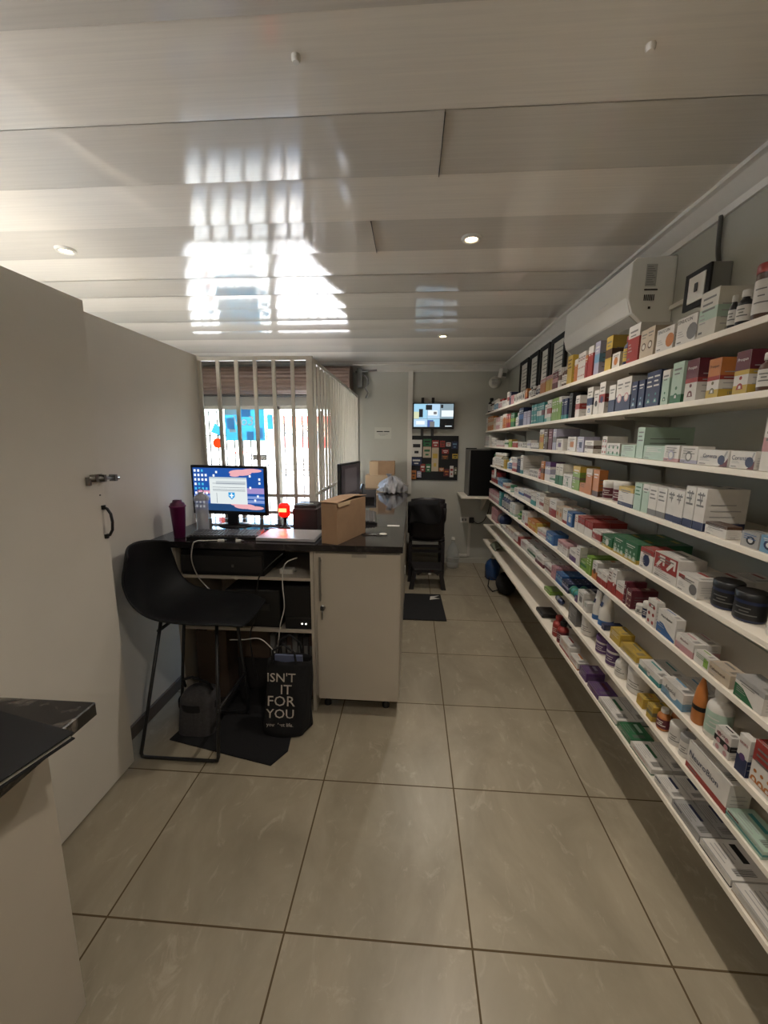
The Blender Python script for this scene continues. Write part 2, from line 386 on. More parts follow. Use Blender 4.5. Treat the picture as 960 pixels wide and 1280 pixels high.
# street outside
MG = mat('street_paving', (196, 190, 178), rough=.8, var=.06, scale=1.5)
struct('ground', MB().box(-60, 40, -60, 80, -.25, -.085, MG))
bd = thing('shop_building', (-6, 26, -.1), 'low building across the street with red roof edge', 'building')
obj('wall', MB().box(-9.4, -3.2, 26, 32, -.1, 2.7, mat('street_wall', (206, 164, 138), rough=.8)), bd)
obj('roof', MB().box(-9.8, -2.8, 25.5, 32.5, 2.7, 3.05, mat('roof_red', (196, 66, 48), rough=.6)), bd)
for x in (-8.2, -6.3, -4.4): obj('window', MB().box(x-.6, x+.6, 25.97, 26, 1.2, 2.2, mat('street_window', (96, 108, 112), rough=.2)), bd)
wl = thing('boundary_wall', (-6, 18, -.1), 'long white boundary wall with a red paling fence on top', 'wall')
obj('wall', MB().box(-16, 6, 18, 18.2, -.1, 1.22, mat('street_white', (226, 222, 214), rough=.8)), wl)
MF = mat('fence_red', (178, 52, 46), rough=.6)
fb = MB(); fb.box(-6.3, -2.6, 18.06, 18.12, 1.3, 1.36, MF); x = -6.3
while x < -2.7: fb.box(x, x+.09, 18.05, 18.13, 1.22, 1.72, MF); x += .2
obj('fence', fb, wl)

# ------------------------------------------------------------ partition on the left
struct('wall_partition', MB().box(-1.5, -1.46, 1.2, 2.79, 0, 2.12, M_PART).box(-1.46, -1.458, 2.76, 2.79, 0, 2.12, M_TRIM))
struct('baseboard_left', MB().box(-1.46, -1.446, 1.67, 2.6, 0, .07, mat('skirting_shaded', (92, 80, 68), rough=.6)))  # skirting whose dark colour takes in the shadow along the wall foot
dr = MB().box(-1.37, -1.33, .55, 1.668, .012, 2.112, M_PART)
d1 = struct('door_1', dr, bevel=.0015)
struct('wall_partition_near', MB().box(-1.5, -1.46, -2.2, 1.2, 0, 2.12, M_PART))
bt = MB(); bt.tube([(-1.312, 1.575, 1.405), (-1.312, 1.74, 1.395)], .008, M_STEEL, 10)
bt.box(-1.33, -1.324, 1.6, 1.66, 1.388, 1.418, M_STEEL)
for y in (1.605, 1.65, 1.715): bt.box(-1.331, -1.302, y-.007, y+.007, 1.389-(y-1.6)*.06, 1.418-(y-1.6)*.06, M_STEEL)
bt.box(-1.331, -1.312, 1.574, 1.584, 1.375, 1.41, M_STEEL)
obj('door_bolt', bt, d1, plabel='steel slide bolt')
hp = [(-1.33, 1.652, 1.275), (-1.312, 1.652, 1.268), (-1.298, 1.652, 1.245), (-1.294, 1.652, 1.21), (-1.298, 1.652, 1.175), (-1.312, 1.652, 1.152), (-1.33, 1.652, 1.145)]
hb = MB().tube(hp, .006, M_BLACK, 8); hb.lathe(-1.33, 1.652, [(.011, 1.265), (.011, 1.283)], M_BLACK, 10); hb.lathe(-1.33, 1.652, [(.011, 1.137), (.011, 1.155)], M_BLACK, 10)
hb.box(-1.3305, -1.3285, 1.64, 1.646, 1.325, 1.331, M_DARK)
obj('door_handle', hb, d1, plabel='black bow handle')

# ------------------------------------------------------------ steel grille on the worktop
gr = thing('counter_grille', (-.68, 2.8, 1.012), 'cream steel bar grille standing on the L shaped worktop', 'grille')
GX, GY, GZ = -.69, 2.79, 2.112
obj('corner_post', MB().box(GX-.02, GX+.02, GY-.02, GY+.02, 1.012, GZ, M_GRILLE), gr)
a = MB().box(-1.457, GX-.02, GY-.012, GY+.012, GZ-.025, GZ, M_GRILLE).box(-1.457, GX-.02, GY-.01, GY+.01, 1.17, 1.192, M_GRILLE).box(-1.457, GX-.02, GY-.01, GY+.01, 1.05, 1.07, M_GRILLE)
a.box(GX-.012, GX+.012, GY+.02, 5.17, GZ-.025, GZ, M_GRILLE).box(GX-.01, GX+.01, GY+.02, 5.17, 1.17, 1.192, M_GRILLE).box(GX-.01, GX+.01, GY+.02, 5.17, 1.05, 1.07, M_GRILLE)
obj('frame_rail', a, gr)
for k in range(6):
    x = -1.445+k*.1275
    obj('grille_bar', MB().box(x-.011, x+.011, GY-.0095, GY+.0095, 1.012, GZ-.02, M_GRILLE), gr)
for k in range(20):
    y = GY+.02+.118*(k+1)
    if y < 5.18: obj('grille_bar', MB().box(GX-.0095, GX+.0095, y-.011, y+.011, 1.012, GZ-.02, M_GRILLE), gr)

# ------------------------------------------------------------ worktop and cabinets of the L desk
WT = 1.01
wt = MB().prism([(-1.455, 2.1), (-.04, 2.1), (-.04, 2.6), (-1.455, 2.6)], WT-.035, WT, M_GRAN, 'z')
wt.box(-1.455, -.64, 2.6, 2.83, WT-.035, WT, M_GRAN)
obj('desk_worktop', wt, label='polished black stone worktop of the near desk under the monitor', cat='worktop')
obj('counter_worktop', MB().box(-.64, -.04, 2.603, 5.17, WT-.035, WT, M_GRAN), label='polished dark worktop running back along the grille to the wall', cat='worktop')
cz0, cz1 = .1, WT-.036
cb = thing('desk_cabinet', (-.29, 2.4, 0), 'white single door cabinet under the right end of the desk', 'cabinet')
c_ = MB().box(-.53, -.512, 2.125, 2.6, cz0, cz1, M_WHITE).box(-.07, -.05, 2.125, 2.6, cz0, cz1, M_WHITE).box(-.512, -.07, 2.58, 2.6, cz0, cz1, M_WHITE).box(-.512, -.07, 2.125, 2.58, cz0, cz0+.018, M_WHITE).box(-.512, -.07, 2.125, 2.58, cz1-.018, cz1, M_WHITE)
obj('body', c_, cb, bevel=.001)
dd = obj('door', MB().box(-.512, -.054, 2.104, 2.122, cz0-.003, cz1-.012, M_WHITE), cb, bevel=.0015)
hh = MB().box(-.492, -.482, 2.078, 2.088, .70, .945, M_STEEL).box(-.491, -.483, 2.086, 2.104, .72, .732, M_STEEL).box(-.491, -.483, 2.086, 2.104, .915, .927, M_STEEL)
obj('handle', hh, dd, plabel='long brushed steel bar handle')
lk = MB(); lk.X = Matrix.Translation((-.478, 2.104, .655)) @ Matrix.Rotation(pi/2, 4, 'X'); lk.lathe(0, 0, [(.014, 0), (.014, .008), (.01, .012)], M_STEEL, 14); lk.X = Matrix.Identity(4)
lk.box(-.486, -.470, 2.075, 2.092, .646, .664, M_BLACK).box(-.482, -.474, 2.082, 2.086, .59, .65, M_STEEL)
obj('lock_with_key', lk, dd, plabel='round lock with a hanging key')
obj('maker_plate', MB().box(-.315, -.235, 2.1, 2.1035, .945, .962, mat('plate_grey', (150, 144, 134), rough=.4)), dd)
for x, y in ((-.48, 2.2), (-.13, 2.2), (-.48, 2.5), (-.13, 2.5)): obj('foot', MB().lathe(x, y, [(.022, 0), (.022, .02), (.013, .03), (.013, .1)], M_BLACK, 12), cb)
# row of cabinets behind, its side facing the aisle
for k, (ya, yb) in enumerate(((2.604, 3.45), (3.453, 4.3), (4.303, 5.16))):
    t = thing('counter_cabinet', (-.34, (ya+yb)/2, 0), ['white floor cabinet under the counter, nearest behind the desk', 'white floor cabinet under the counter, middle of the row', 'white floor cabinet under the counter, beside the back wall'][k], 'cabinet', 'cabinets under the long worktop')
    obj('body', MB().box(-.525, -.07, ya, yb, cz0, cz1, M_WHITE), t)
    obj('door', MB().box(-.068, -.052, ya+.003, yb-.003, cz0, cz1-.01, M_WHITE), t, bevel=.001)
    obj('plinth', MB().box(-.5, -.12, ya+.02, yb-.02, 0, cz0, M_DARK), t)
obj('wall_socket', MB().box(-.055, -.045, 3.78, 3.83, .30, .37, M_OFFW), label='tiny white socket low on the aisle side of the counter', cat='socket')
# open shelf unit under the desk
us = thing('desk_shelf_unit', (-.95, 2.4, 0), 'open white shelf unit under the desk holding black equipment', 'shelf unit')
obj('side_panel', MB().box(-1.34, -1.322, 2.14, 2.7, 0, cz1, M_WHITE), us)
obj('side_panel', MB().box(-.55, -.532, 2.125, 2.6, 0, cz1, M_WHITE), us)
obj('back_panel', MB().box(-1.322, -.551, 2.66, 2.675, .1, cz1, M_WHITE), us)
obj('shelf', MB().box(-1.321, -.551, 2.14, 2.66, .79, .806, M_WHITE), us)
obj('shelf', MB().box(-1.321, -.551, 2.14, 2.66, .478, .496, M_WHITE), us)
cd = thing('cash_drawer', (-1.0, 2.3, .807), 'wide black cash drawer on the upper shelf under the desk', 'cash drawer')
obj('case', MB().rbox(-1.30, -.82, 2.15, 2.55, .807, .955, M_BLACK, .004), cd)
obj('drawer_front', MB().rbox(-1.295, -.825, 2.138, 2.149, .83, .925, M_DARK, .003), cd)
obj('lock', MB().box(-1.0, -.985, 2.133, 2.137, .86, .876, M_STEEL), cd)
pr = thing('power_adapter', (-.72, 2.3, .807), 'small white power adapter on the upper desk shelf', 'adapter')
obj('case', MB().rbox(-.75, -.67, 2.2, 2.25, .807, .835, M_OFFW, .004), pr)
obj('prongs', MB().box(-.667, -.655, 2.215, 2.22, .815, .82, M_STEEL).box(-.667, -.655, 2.23, 2.235, .815, .82, M_STEEL), pr)
nr = thing('network_recorder', (-.63, 2.3, .497), 'black recorder box with two small lights on the lower desk shelf', 'recorder')
obj('case', MB().rbox(-.71, -.556, 2.15, 2.5, .497, .755, M_BLACK, .004), nr)
obj('front_panel', MB().box(-.705, -.56, 2.144, 2.149, .56, .57, M_DARK), nr)
led = mat('led_white', (255, 255, 250), emit=(255, 250, 235), estr=3)
for x in (-.61, -.588): obj('indicator_light', MB().box(x-.003, x+.003, 2.144, 2.149, .528, .534, led), nr)
pcu = thing('computer_case', (-.9, 2.35, .497), 'black computer tower lying on the lower desk shelf', 'computer')
obj('case', MB().rbox(-1.06, -.74, 2.16, 2.6, .497, .72, M_BLACK, .005), pcu)
obj('drive_bay', MB().box(-1.0, -.8, 2.152, 2.159, .6, .64, M_DARK), pcu)
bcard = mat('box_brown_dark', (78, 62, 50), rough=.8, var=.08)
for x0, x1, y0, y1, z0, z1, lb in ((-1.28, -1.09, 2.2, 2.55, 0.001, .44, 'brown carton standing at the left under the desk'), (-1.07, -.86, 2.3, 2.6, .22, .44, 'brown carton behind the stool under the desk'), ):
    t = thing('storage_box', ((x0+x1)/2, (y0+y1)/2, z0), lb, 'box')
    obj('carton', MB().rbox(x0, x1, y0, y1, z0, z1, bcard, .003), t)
    obj('packing_tape', MB().box((x0+x1)/2-.02, (x0+x1)/2+.02, y0-.001, y1, z1+.0002, z1+.0012, M_CARDB), t)
obj('plastic_crate', MB().box(-1.07, -.86, 2.3, 2.6, .001, .218, M_DARK), label='dark crate beneath the brown carton under the desk', cat='crate')
for k in range(8):
    x = -.84+k*.034
    t = obj('box_file', MB().rbox(x, x+.031, 2.25, 2.5, .12 if 0 else .001, .40, [M_GREY, M_DARK, M_BAGGREY, mat('file_brown', (84, 66, 60))][k % 4], .002), label=['grey', 'dark', 'charcoal', 'brown'][k % 4]+' file standing under the desk, %s from the left' % ['first', 'second', 'third', 'fourth', 'fifth', 'sixth', 'seventh', 'eighth'][k], cat='file', group='files standing under the desk')
    obj('spine_label', MB().box(x+.005, x+.026, 2.246, 2.2495, .25, .34, M_GREY), t)

# ------------------------------------------------------------ near cabinet at the left edge of the frame
nc = thing('corner_cabinet', (-1.4, .2, 0), 'plain cream cabinet in the near left corner under dark marble', 'cabinet')
obj('body', MB().box(-1.32, -.885, -.9, .83, .0, .885, M_WHITE), nc, bevel=.001)
obj('corner_worktop', MB().rbox(-1.325, -.775, -.9, .868, .886, .92, M_MARB, .003), label='dark veined marble top of the near left cabinet', cat='worktop')
fd = thing('ring_binder', (-.9, .68, .921), 'flat black ring binder with white pages overhanging the marble top', 'binder')
rz = Matrix.Translation((-.722, .742, .9205)) @ Matrix.Rotation(radians(-13), 4, 'Z')
a = MB(); a.X = rz; a.box(-.36, .0, -.28, .0, 0, .003, M_MATTE); a.box(-.36, .0, -.28, .0, .014, .017, M_MATTE); a.box(-.362, -.358, -.28, .0, 0, .017, M_MATTE); obj('cover', a, fd)
a = MB(); a.X = rz; a.box(-.35, -.006, -.274, -.004, .004, .0085, mat('paper', (214, 210, 200))); a.box(-.35, -.012, -.27, -.01, .0088, .0132, mat('paper_grey', (150, 146, 140))); obj('pages', a, fd)
SPOT_W = 31; SKY_S = 2.9; SUN_S = 30; EXPO = 0.36


# ------------------------------------------------------------ things on the desk
def chamfer_screen(px): pass
M_SCR = {}
def scr(name, rgb, s=1.0): return mat('screen_'+name, (8, 8, 10), rough=.25, emit=rgb, estr=s)
def screen_quads(mb, P, items, y=0):
    for k, (u0, v0, u1, v1, m) in enumerate(items):
        mb.quad([P(u0, v0, k), P(u1, v0, k), P(u1, v1, k), P(u0, v1, k)], m)
# near monitor, a little turned
mo = thing('desktop_monitor', (-1.14, 2.5, WT), 'black monitor showing a blue sky desktop on the near desk', 'monitor')
A, B = Vector((-1.418, 2.53, 0)), Vector((-.902, 2.47, 0)); mz0, mz1 = 1.092, 1.405
U = (B-A); UL = U.length; Un = U.normalized(); Nn = Vector((Un.y, -Un.x, 0))
MX = Matrix.Translation((A.x, A.y, 0)) @ Matrix((Un, -Nn, Vector((0, 0, 1)))).transposed().to_4x4()   # local x along, y away from viewer
b = MB(); b.X = MX; b.rbox(0, UL, 0, .028, mz0, mz1, M_BLACK, .004); b.rbox(.1, UL-.1, .028, .05, mz0+.05, mz1-.05, M_BLACK, .004); obj('housing', b, mo)
b = MB(); b.X = MX
bz = .016
def P(u, v, k): return (bz+(UL-2*bz)*u, -.0006-.00025*k, mz0+.024+(mz1-mz0-.040)*v)
its = [(0, 0, 1, 1, scr('sky', (24, 74, 150))), (0, .0, 1, .16, scr('sea', (28, 62, 104))), (.0, .3, 1, .36, scr('mist', (120, 140, 190))), (.05, .4, .25, .47, scr('rose', (200, 140, 160))), (.72, .42, 1, .55, scr('lilac', (150, 130, 180))), (.75, .2, 1, .27, scr('mist', (120, 140, 190)))]
screen_quads(b, P, its)
for cx, cz, sx, sz in ((.68, .90, .16, .07), (.84, .95, .14, .045), (.6, .84, .07, .035), (.72, .12, .15, .06), (.86, .09, .13, .045), (.6, .17, .08, .04)):
    q = [P(cx+sx*cos(2*pi*k/14), cz+sz*sin(2*pi*k/14), 7) for k in range(14)]
    b.quad(q, scr('cloud', (214, 158, 164)))
its = [(.235, .165, .765, .79, scr('dialog', (205, 212, 212))), (.235, .75, .765, .79, scr('titlebar', (170, 182, 190))), (.33, .62, .75, .7, scr('dialogline', (178, 186, 190)))]
for u0, v0, u1, v1, m in its: b.quad([P(u0, v0, 9), P(u1, v0, 9), P(u1, v1, 9), P(u0, v1, 9)][0:4], m) if m.name == 'screen_dialog' else b.quad([P(u0, v0, 10), P(u1, v0, 10), P(u1, v1, 10), P(u0, v1, 10)], m)
sd = scr('inkline', (60, 70, 90)); 
for v in (.55, .5, .47, .64): b.quad([P(.28, v, 11), P(.74, v, 11), P(.74, v+.008, 11), P(.28, v+.008, 11)], sd)
b.quad([P(.33, .18, 11), P(.335, .18, 11), P(.335, .42, 11), P(.33, .42, 11)], sd)
b.quad([P(.5, .44, 12), P(.59, .44, 12), P(.59, .34, 12), P(.545, .27, 12), P(.5, .34, 12)], scr('shield', (30, 140, 200)))
wq = scr('white', (235, 240, 245))
b.quad([P(.536, .31, 13), P(.554, .31, 13), P(.554, .42, 13), P(.536, .42, 13)], wq); b.quad([P(.515, .355, 13), P(.575, .355, 13), P(.575, .378, 13), P(.515, .378, 13)], wq)
rnd = random.Random(3)
for c in range(4):
    for r in range(9):
        if c == 3 and r not in (1, 2, 4, 5): continue
        u, v = .02+c*.052, .93-r*.105
        b.quad([P(u, v-.025, 12), P(u+.028, v-.025, 12), P(u+.028, v+.03, 12), P(u, v+.03, 12)], [wq, scr('icon', (70, 170, 210)), wq][rnd.randrange(3)])
for u, v in ((.33, .9), (.29, .82), (.93, .75), (.93, .66), (.8, .55), (.9, .36), (.86, .26), (.8, .82)): b.quad([P(u, v-.02, 12), P(u+.026, v-.02, 12), P(u+.026, v+.03, 12), P(u, v+.03, 12)], wq)
obj('screen', b, mo, plabel='lit screen with icons, pink clouds and a grey dialog')
b = MB(); b.X = MX; b.box(UL/2-.035, UL/2+.035, .03, .045, WT+.01, mz0+.06, M_BLACK); b.lathe(UL/2, .06, [(.11, WT+.0005), (.11, WT+.006), (.04, WT+.016)], M_BLACK, 24, sy=.75); obj('stand', b, mo)
# far monitor, seen obliquely
mo2 = thing('desktop_monitor', (-.5, 3.4, WT), 'dark monitor seen from the side on the long counter', 'monitor')
A = Vector((-.548, 3.12, 0)); B = Vector((-.463, 3.66, 0)); U = B-A; UL = U.length; Un = U.normalized(); Nn = Vector((Un.y, -Un.x, 0))
M2 = Matrix.Translation((A.x, A.y, 0)) @ Matrix((Un, -Nn, Vector((0, 0, 1)))).transposed().to_4x4()
b = MB(); b.X = M2; b.rbox(0, UL, 0, .03, 1.075, 1.385, M_BLACK, .004); obj('housing', b, mo2)
b = MB(); b.X = M2; b.quad([(.02, -.001, 1.1), (UL-.02, -.001, 1.1), (UL-.02, -.001, 1.37), (.02, -.001, 1.37)], scr('dim', (46, 40, 42), .6)); b.quad([(.1, -.0015, 1.14), (UL-.12, -.0015, 1.14), (UL-.12, -.0015, 1.34), (.1, -.0015, 1.34)], scr('dimmer', (74, 66, 66), .6)); obj('screen', b, mo2)
b = MB(); b.X = M2; b.box(UL/2-.03, UL/2+.03, .03, .045, WT+.008, 1.12, M_BLACK); b.rbox(UL/2-.11, UL/2+.11, -.03, .13, WT+.0005, WT+.012, M_BLACK, .004); obj('stand', b, mo2)
# keyboards
def keyboard(org, rot, L, W, label):
    R = Matrix.Translation(org) @ Matrix.Rotation(rot, 4, 'Z'); t = thing('keyboard', org, label, 'keyboard')
    b = MB(); b.X = R; b.prism([(0, 0), (W, 0), (W, .024), (0, .012)], 0, L, M_BLACK, 'x'); obj('case', b, t)
    b = MB(); b.X = R; n = 20; km = mat('key_grey', (88, 86, 88), rough=.3)
    for r in range(6):
        for c in range(n):
            x = .012+c*(L-.024)/n; y = .014+r*(W-.02)/6; z = .012+.012*(y/W)
            b.rbox(x, x+(L-.024)/n-.0035, y, y+(W-.02)/6-.0035, z, z+.009, km, .0015)
    obj('keys', b, t)
keyboard((-1.262, 2.155, WT+.001), radians(4), .42, .14, 'black keyboard in front of the near monitor')
keyboard((-.225, 2.66, WT+.001), radians(96), .44, .135, 'black keyboard on the long counter beside the carton')
# cup and bottle
cp = thing('travel_cup', (-1.325, 2.2, WT), 'tall purple tapered tumbler on the left end of the desk', 'cup')
obj('body', MB().lathe(-1.325, 2.2, [(.028, WT+.0005), (.03, WT+.002), (.041, WT+.175), (.044, WT+.178), (.044, WT+.186), (.038, WT+.187)], M_PURPLE, 28), cp)
obj('lid', MB().lathe(-1.325, 2.2, [(.04, WT+.1875), (.036, WT+.2), (.026, WT+.205), (.024, WT+.215), (.012, WT+.215)], mat('cup_lid_purple', (78, 18, 60), rough=.3), 24).box(-1.345, -1.305, 2.19, 2.21, WT+.205, WT+.218, M_PURPLE), cp)
bt = thing('water_bottle', (-1.268, 2.36, WT), 'clear plastic shaker bottle with looped lid behind the purple tumbler', 'bottle')
obj('body', MB().lathe(-1.268, 2.36, [(.034, WT+.001), (.036, WT+.004), (.038, WT+.18), (.042, WT+.195)], mat('frosted_clear', (214, 218, 224), rough=.15, alpha=.5), 28), bt)
obj('lid', MB().lathe(-1.268, 2.36, [(.045, WT+.1955), (.044, WT+.21), (.03, WT+.225), (.014, WT+.232), (.014, WT+.242)], mat('frosted_lid', (190, 192, 196), rough=.2, trans=.4), 24), bt)
obj('loop', MB().tube([(-1.268+.016*cos(a*pi/8), 2.36, WT+.248+.016*sin(a*pi/8)) for a in range(16)], .0025, M_STEEL, 6, True), bt)
# closed laptop
lp = thing('closed_laptop', (-.69, 2.3, WT), 'closed silver laptop lying on the desk in red light', 'laptop')
R = Matrix.Translation((-.86, 2.15, WT)) @ Matrix.Rotation(radians(-1), 4, 'Z')
b = MB(); b.X = R; b.rbox(0, .335, 0, .235, .004, .014, mat('laptop_silver', (186, 184, 188), rough=.3, metal=.3), .003); obj('base', b, lp)
b = MB(); b.X = R; b.rbox(0, .335, 0, .235, .0145, .021, mat('laptop_silver', (186, 184, 188)), .003); obj('lid', b, lp)
b = MB(); b.X = R
for x in (.03, .3):
    for y in (.03, .2): b.box(x, x+.012, y, y+.012, .0006, .004, M_BLACK)
obj('rubber_feet', b, lp)
# barcode scanner glowing red on its stand
sn = thing('barcode_scanner', (-.79, 2.5, WT), 'barcode scanner glowing red on a stand beside the printer', 'scanner')
obj('stand', MB().lathe(-.80, 2.5, [(.035, WT+.0005), (.035, WT+.006), (.012, WT+.012), (.01, WT+.06), (.024, WT+.075)], M_BLACK, 18), sn)
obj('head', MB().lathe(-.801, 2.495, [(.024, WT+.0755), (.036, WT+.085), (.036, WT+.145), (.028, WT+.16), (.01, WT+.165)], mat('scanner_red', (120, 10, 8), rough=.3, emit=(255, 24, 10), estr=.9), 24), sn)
redl = mat('scan_window', (60, 0, 0), emit=(255, 110, 60), estr=6)
obj('scan_window', MB().box(-.826, -.777, 2.456, 2.4595, WT+.112, WT+.134, redl), sn)
tb = thing('receipt_printer', (-.67, 2.58, WT), 'dark square receipt printer behind the laptop', 'printer')
MPR = mat('printer_dark', (44, 30, 32), rough=.45)
obj('case', MB().rbox(-.752, -.595, 2.5, 2.68, WT+.001, WT+.13, MPR, .008), tb)
obj('cover', MB().rbox(-.745, -.602, 2.51, 2.67, WT+.1305, WT+.152, M_DARK, .006), tb)
obj('paper_slot', MB().box(-.72, -.63, 2.55, 2.562, WT+.1525, WT+.156, M_OFFW), tb)
# tall cardboard file box
fx = thing('cardboard_file_box', (-.37, 2.27, WT), 'tan cardboard box with opened flap on the desk corner', 'box')
R = Matrix.Translation((-.392, 2.105, WT+.001)) @ Matrix.Rotation(radians(-20), 4, 'Z')
b = MB(); b.X = R; b.rbox(-.10, 0, 0, .34, 0, .225, M_CARDB, .003); obj('carton', b, fx)
b = MB(); b.X = R; b.quad([(-.105, -.004, .228), (.004, -.004, .228), (.0, .2, .243), (-.1, .2, .24)], M_CARDB); b.quad([(-.1, .2, .24), (0, .2, .243), (.004, .345, .232), (-.104, .345, .23)], M_CARDB); b.quad([(.0045, .0, .225), (.0045, .14, .225), (.0045, .13, .205), (.0045, .01, .205)], mat('cardboard_pale', (196, 172, 138), rough=.8))
obj('flap', b, fx, solid=.003)
# keys and paper slip
ky = thing('bunch_of_keys', (-.2, 2.36, WT), 'bunch of keys with round tag on the worktop corner', 'keys')
obj('key_ring', MB().tube([(-.19+.018*cos(a*pi/8), 2.36+.018*sin(a*pi/8), WT+.003) for a in range(16)], .0018, M_STEEL, 6, True), ky)
obj('tag', MB().lathe(-.165, 2.375, [(.022, WT+.002), (.024, WT+.004), (.022, WT+.007)], M_OFFW, 18), ky)
for dx, dy in ((-.09, .012), (-.075, -.02), (-.06, .03)): obj('key', MB().tube([(-.2, 2.36, WT+.003), (-.2+dx, 2.36+dy, WT+.003)], .003, M_STEEL, 5).box(-.2+dx-.01, -.2+dx, 2.36+dy-.004, 2.36+dy+.004, WT+.0012, WT+.0045, M_STEEL), ky)
obj('paper_slip', MB().box(-.155, -.075, 2.62, 2.66, WT+.0005, WT+.0015, M_OFFW), label='small white paper slip on the long worktop', cat='paper')
# telephone
ph = thing('desk_telephone', (-.42, 3.8, WT), 'dark desk telephone behind the far monitor', 'telephone')
obj('base', MB().prism([(3.72, WT+.001), (3.9, WT+.001), (3.9, WT+.09), (3.72, WT+.04)], -.49, -.34, M_DARK, 'x'), ph)
obj('handset', MB().tube([(-.47, 3.7, WT+.06), (-.47, 3.78, WT+.095), (-.47, 3.9, WT+.13)], .018, M_BLACK, 10), ph)
# cardboard boxes and crumpled plastic bag at the far end
t = thing('cardboard_box', (-.35, 4.95, WT), 'lower of two small cardboard boxes at the counter end', 'box', )
obj('carton', MB().rbox(-.55, -.28, 4.8, 5.05, WT+.001, WT+.15, mat('cardboard_light', (190, 164, 134), rough=.8), .003), t)
obj('tape', MB().box(-.551, -.279, 4.9, 4.94, WT+.151, WT+.1525, M_CARDB), t)
t = thing('cardboard_box', (-.35, 4.95, WT+.153), 'upper of two small cardboard boxes at the counter end', 'box')
obj('carton', MB().rbox(-.5, -.205, 4.82, 5.03, WT+.1535, WT+.315, M_CARDB, .003), t)
obj('tape', MB().box(-.5015, -.4, 4.815, 4.8195, WT+.154, WT+.314, mat('cardboard_light', (190, 164, 134))), t)
b = MB(); rr = random.Random(5)
def bagpt(u, v):
    a = 2*pi*u; th = pi*v*.5; r = 1+.22*sin(7*a+5*v)+.14*sin(13*a-9*v)
    return (-.21+.15*r*cos(a)*cos(th)*(.8+.2*sin(3*a)), 4.42+.17*r*sin(a)*cos(th), WT+.002+.15*sin(th)*(1+.15*sin(5*a))+.02*abs(sin(9*a+6*v))*cos(th))
b.grid(bagpt, 40, 12, mat('bag_film', (178, 178, 182), rough=.25, trans=.35, var=.1), True)
t = obj('plastic_bag', b, label='crumpled grey see-through plastic bag near the cardboard boxes', cat='bag')
obj('knot', MB().lathe(-.25, 4.46, [(.02, WT+.14), (.012, WT+.165), (.035, WT+.2)], mat('bag_film', (178, 178, 182)), 9), t)
# cables and cable ends
def cable(name, pts, r, m, label, cat='cable', n=6):
    P = [Vector(p) for p in pts]; out = []
    for i in range(len(P)-1):
        p0 = P[max(i-1, 0)]; p1 = P[i]; p2 = P[i+1]; p3 = P[min(i+2, len(P)-1)]
        for k in range(n):
            t = k/n; out.append(0.5*((2*p1)+(p2-p0)*t+(2*p0-5*p1+4*p2-p3)*t*t+(3*p1-p0-3*p2+p3)*t**3))
    out.append(P[-1])
    return obj(name, MB().tube(out, r, m, 7), label=label, cat=cat)
cable('white_cable', [(-1.05, 2.13, WT+.006), (-1.13, 2.115, WT+.006), (-1.17, 2.096, WT+.007), (-1.19, 2.089, WT-.015), (-1.215, 2.112, .9), (-1.19, 2.125, .8), (-1.12, 2.125, .72), (-1.06, 2.125, .68)], .0032, M_CABLEW, 'white cable drooping over the desk edge beside the stool')
cable('white_cable', [(-.62, 2.12, .93), (-.68, 2.1, .9), (-.70, 2.1, .8), (-.695, 2.1, .65), (-.72, 2.1, .55), (-.735, 2.1, .45), (-.74, 2.1, .36)], .0032, M_CABLEW, 'white cable hanging past both shelves near the cabinet')
cable('white_cable', [(-1.02, 2.1, .44), (-.93, 2.09, .45), (-.84, 2.08, .465), (-.78, 2.08, .42), (-.735, 2.09, .34)], .0032, M_CABLEW, 'white cable looping below the lower desk shelf')
cable('black_cable', [(-.7, 2.13, .95), (-.78, 2.11, .88), (-.84, 2.11, .8), (-.86, 2.1, .6), (-.9, 2.1, .45), (-.87, 2.1, .2)], .004, M_BLACK, 'black cable hanging behind the stool under the desk')
cable('black_cable', [(-1.25, 2.64, WT+.006), (-1.18, 2.66, WT+.05), (-1.22, 2.64, 1.12)], .005, M_BLACK, 'black power lead behind the near monitor')
cable('black_cable', [(-.9, 2.6, WT+.004), (-.84, 2.55, WT+.006), (-.92, 2.48, WT+.004), (-.87, 2.42, WT+.004)], .003, M_BLACK, 'thin black lead curling between monitor and scanner')
for x, y, rz, lb in ((-1.03, 2.13, .3, 'white plug end left of the monitor stand on the desk edge'), (-.93, 2.125, -.2, 'white plug end nearest the laptop on the desk edge')):
    b = MB(); b.X = Matrix.Translation((x, y, WT+.001)) @ Matrix.Rotation(rz, 4, 'Z'); b.rbox(-.035, .0, -.008, .008, 0, .012, M_OFFW, .003); t = obj('cable_plug', b, label=lb, cat='plug')
    b = MB(); b.X = Matrix.Translation((x, y, WT+.001)) @ Matrix.Rotation(rz, 4, 'Z'); b.box(.0005, .012, -.006, .006, .003, .009, M_STEEL); obj('connector', b, t)

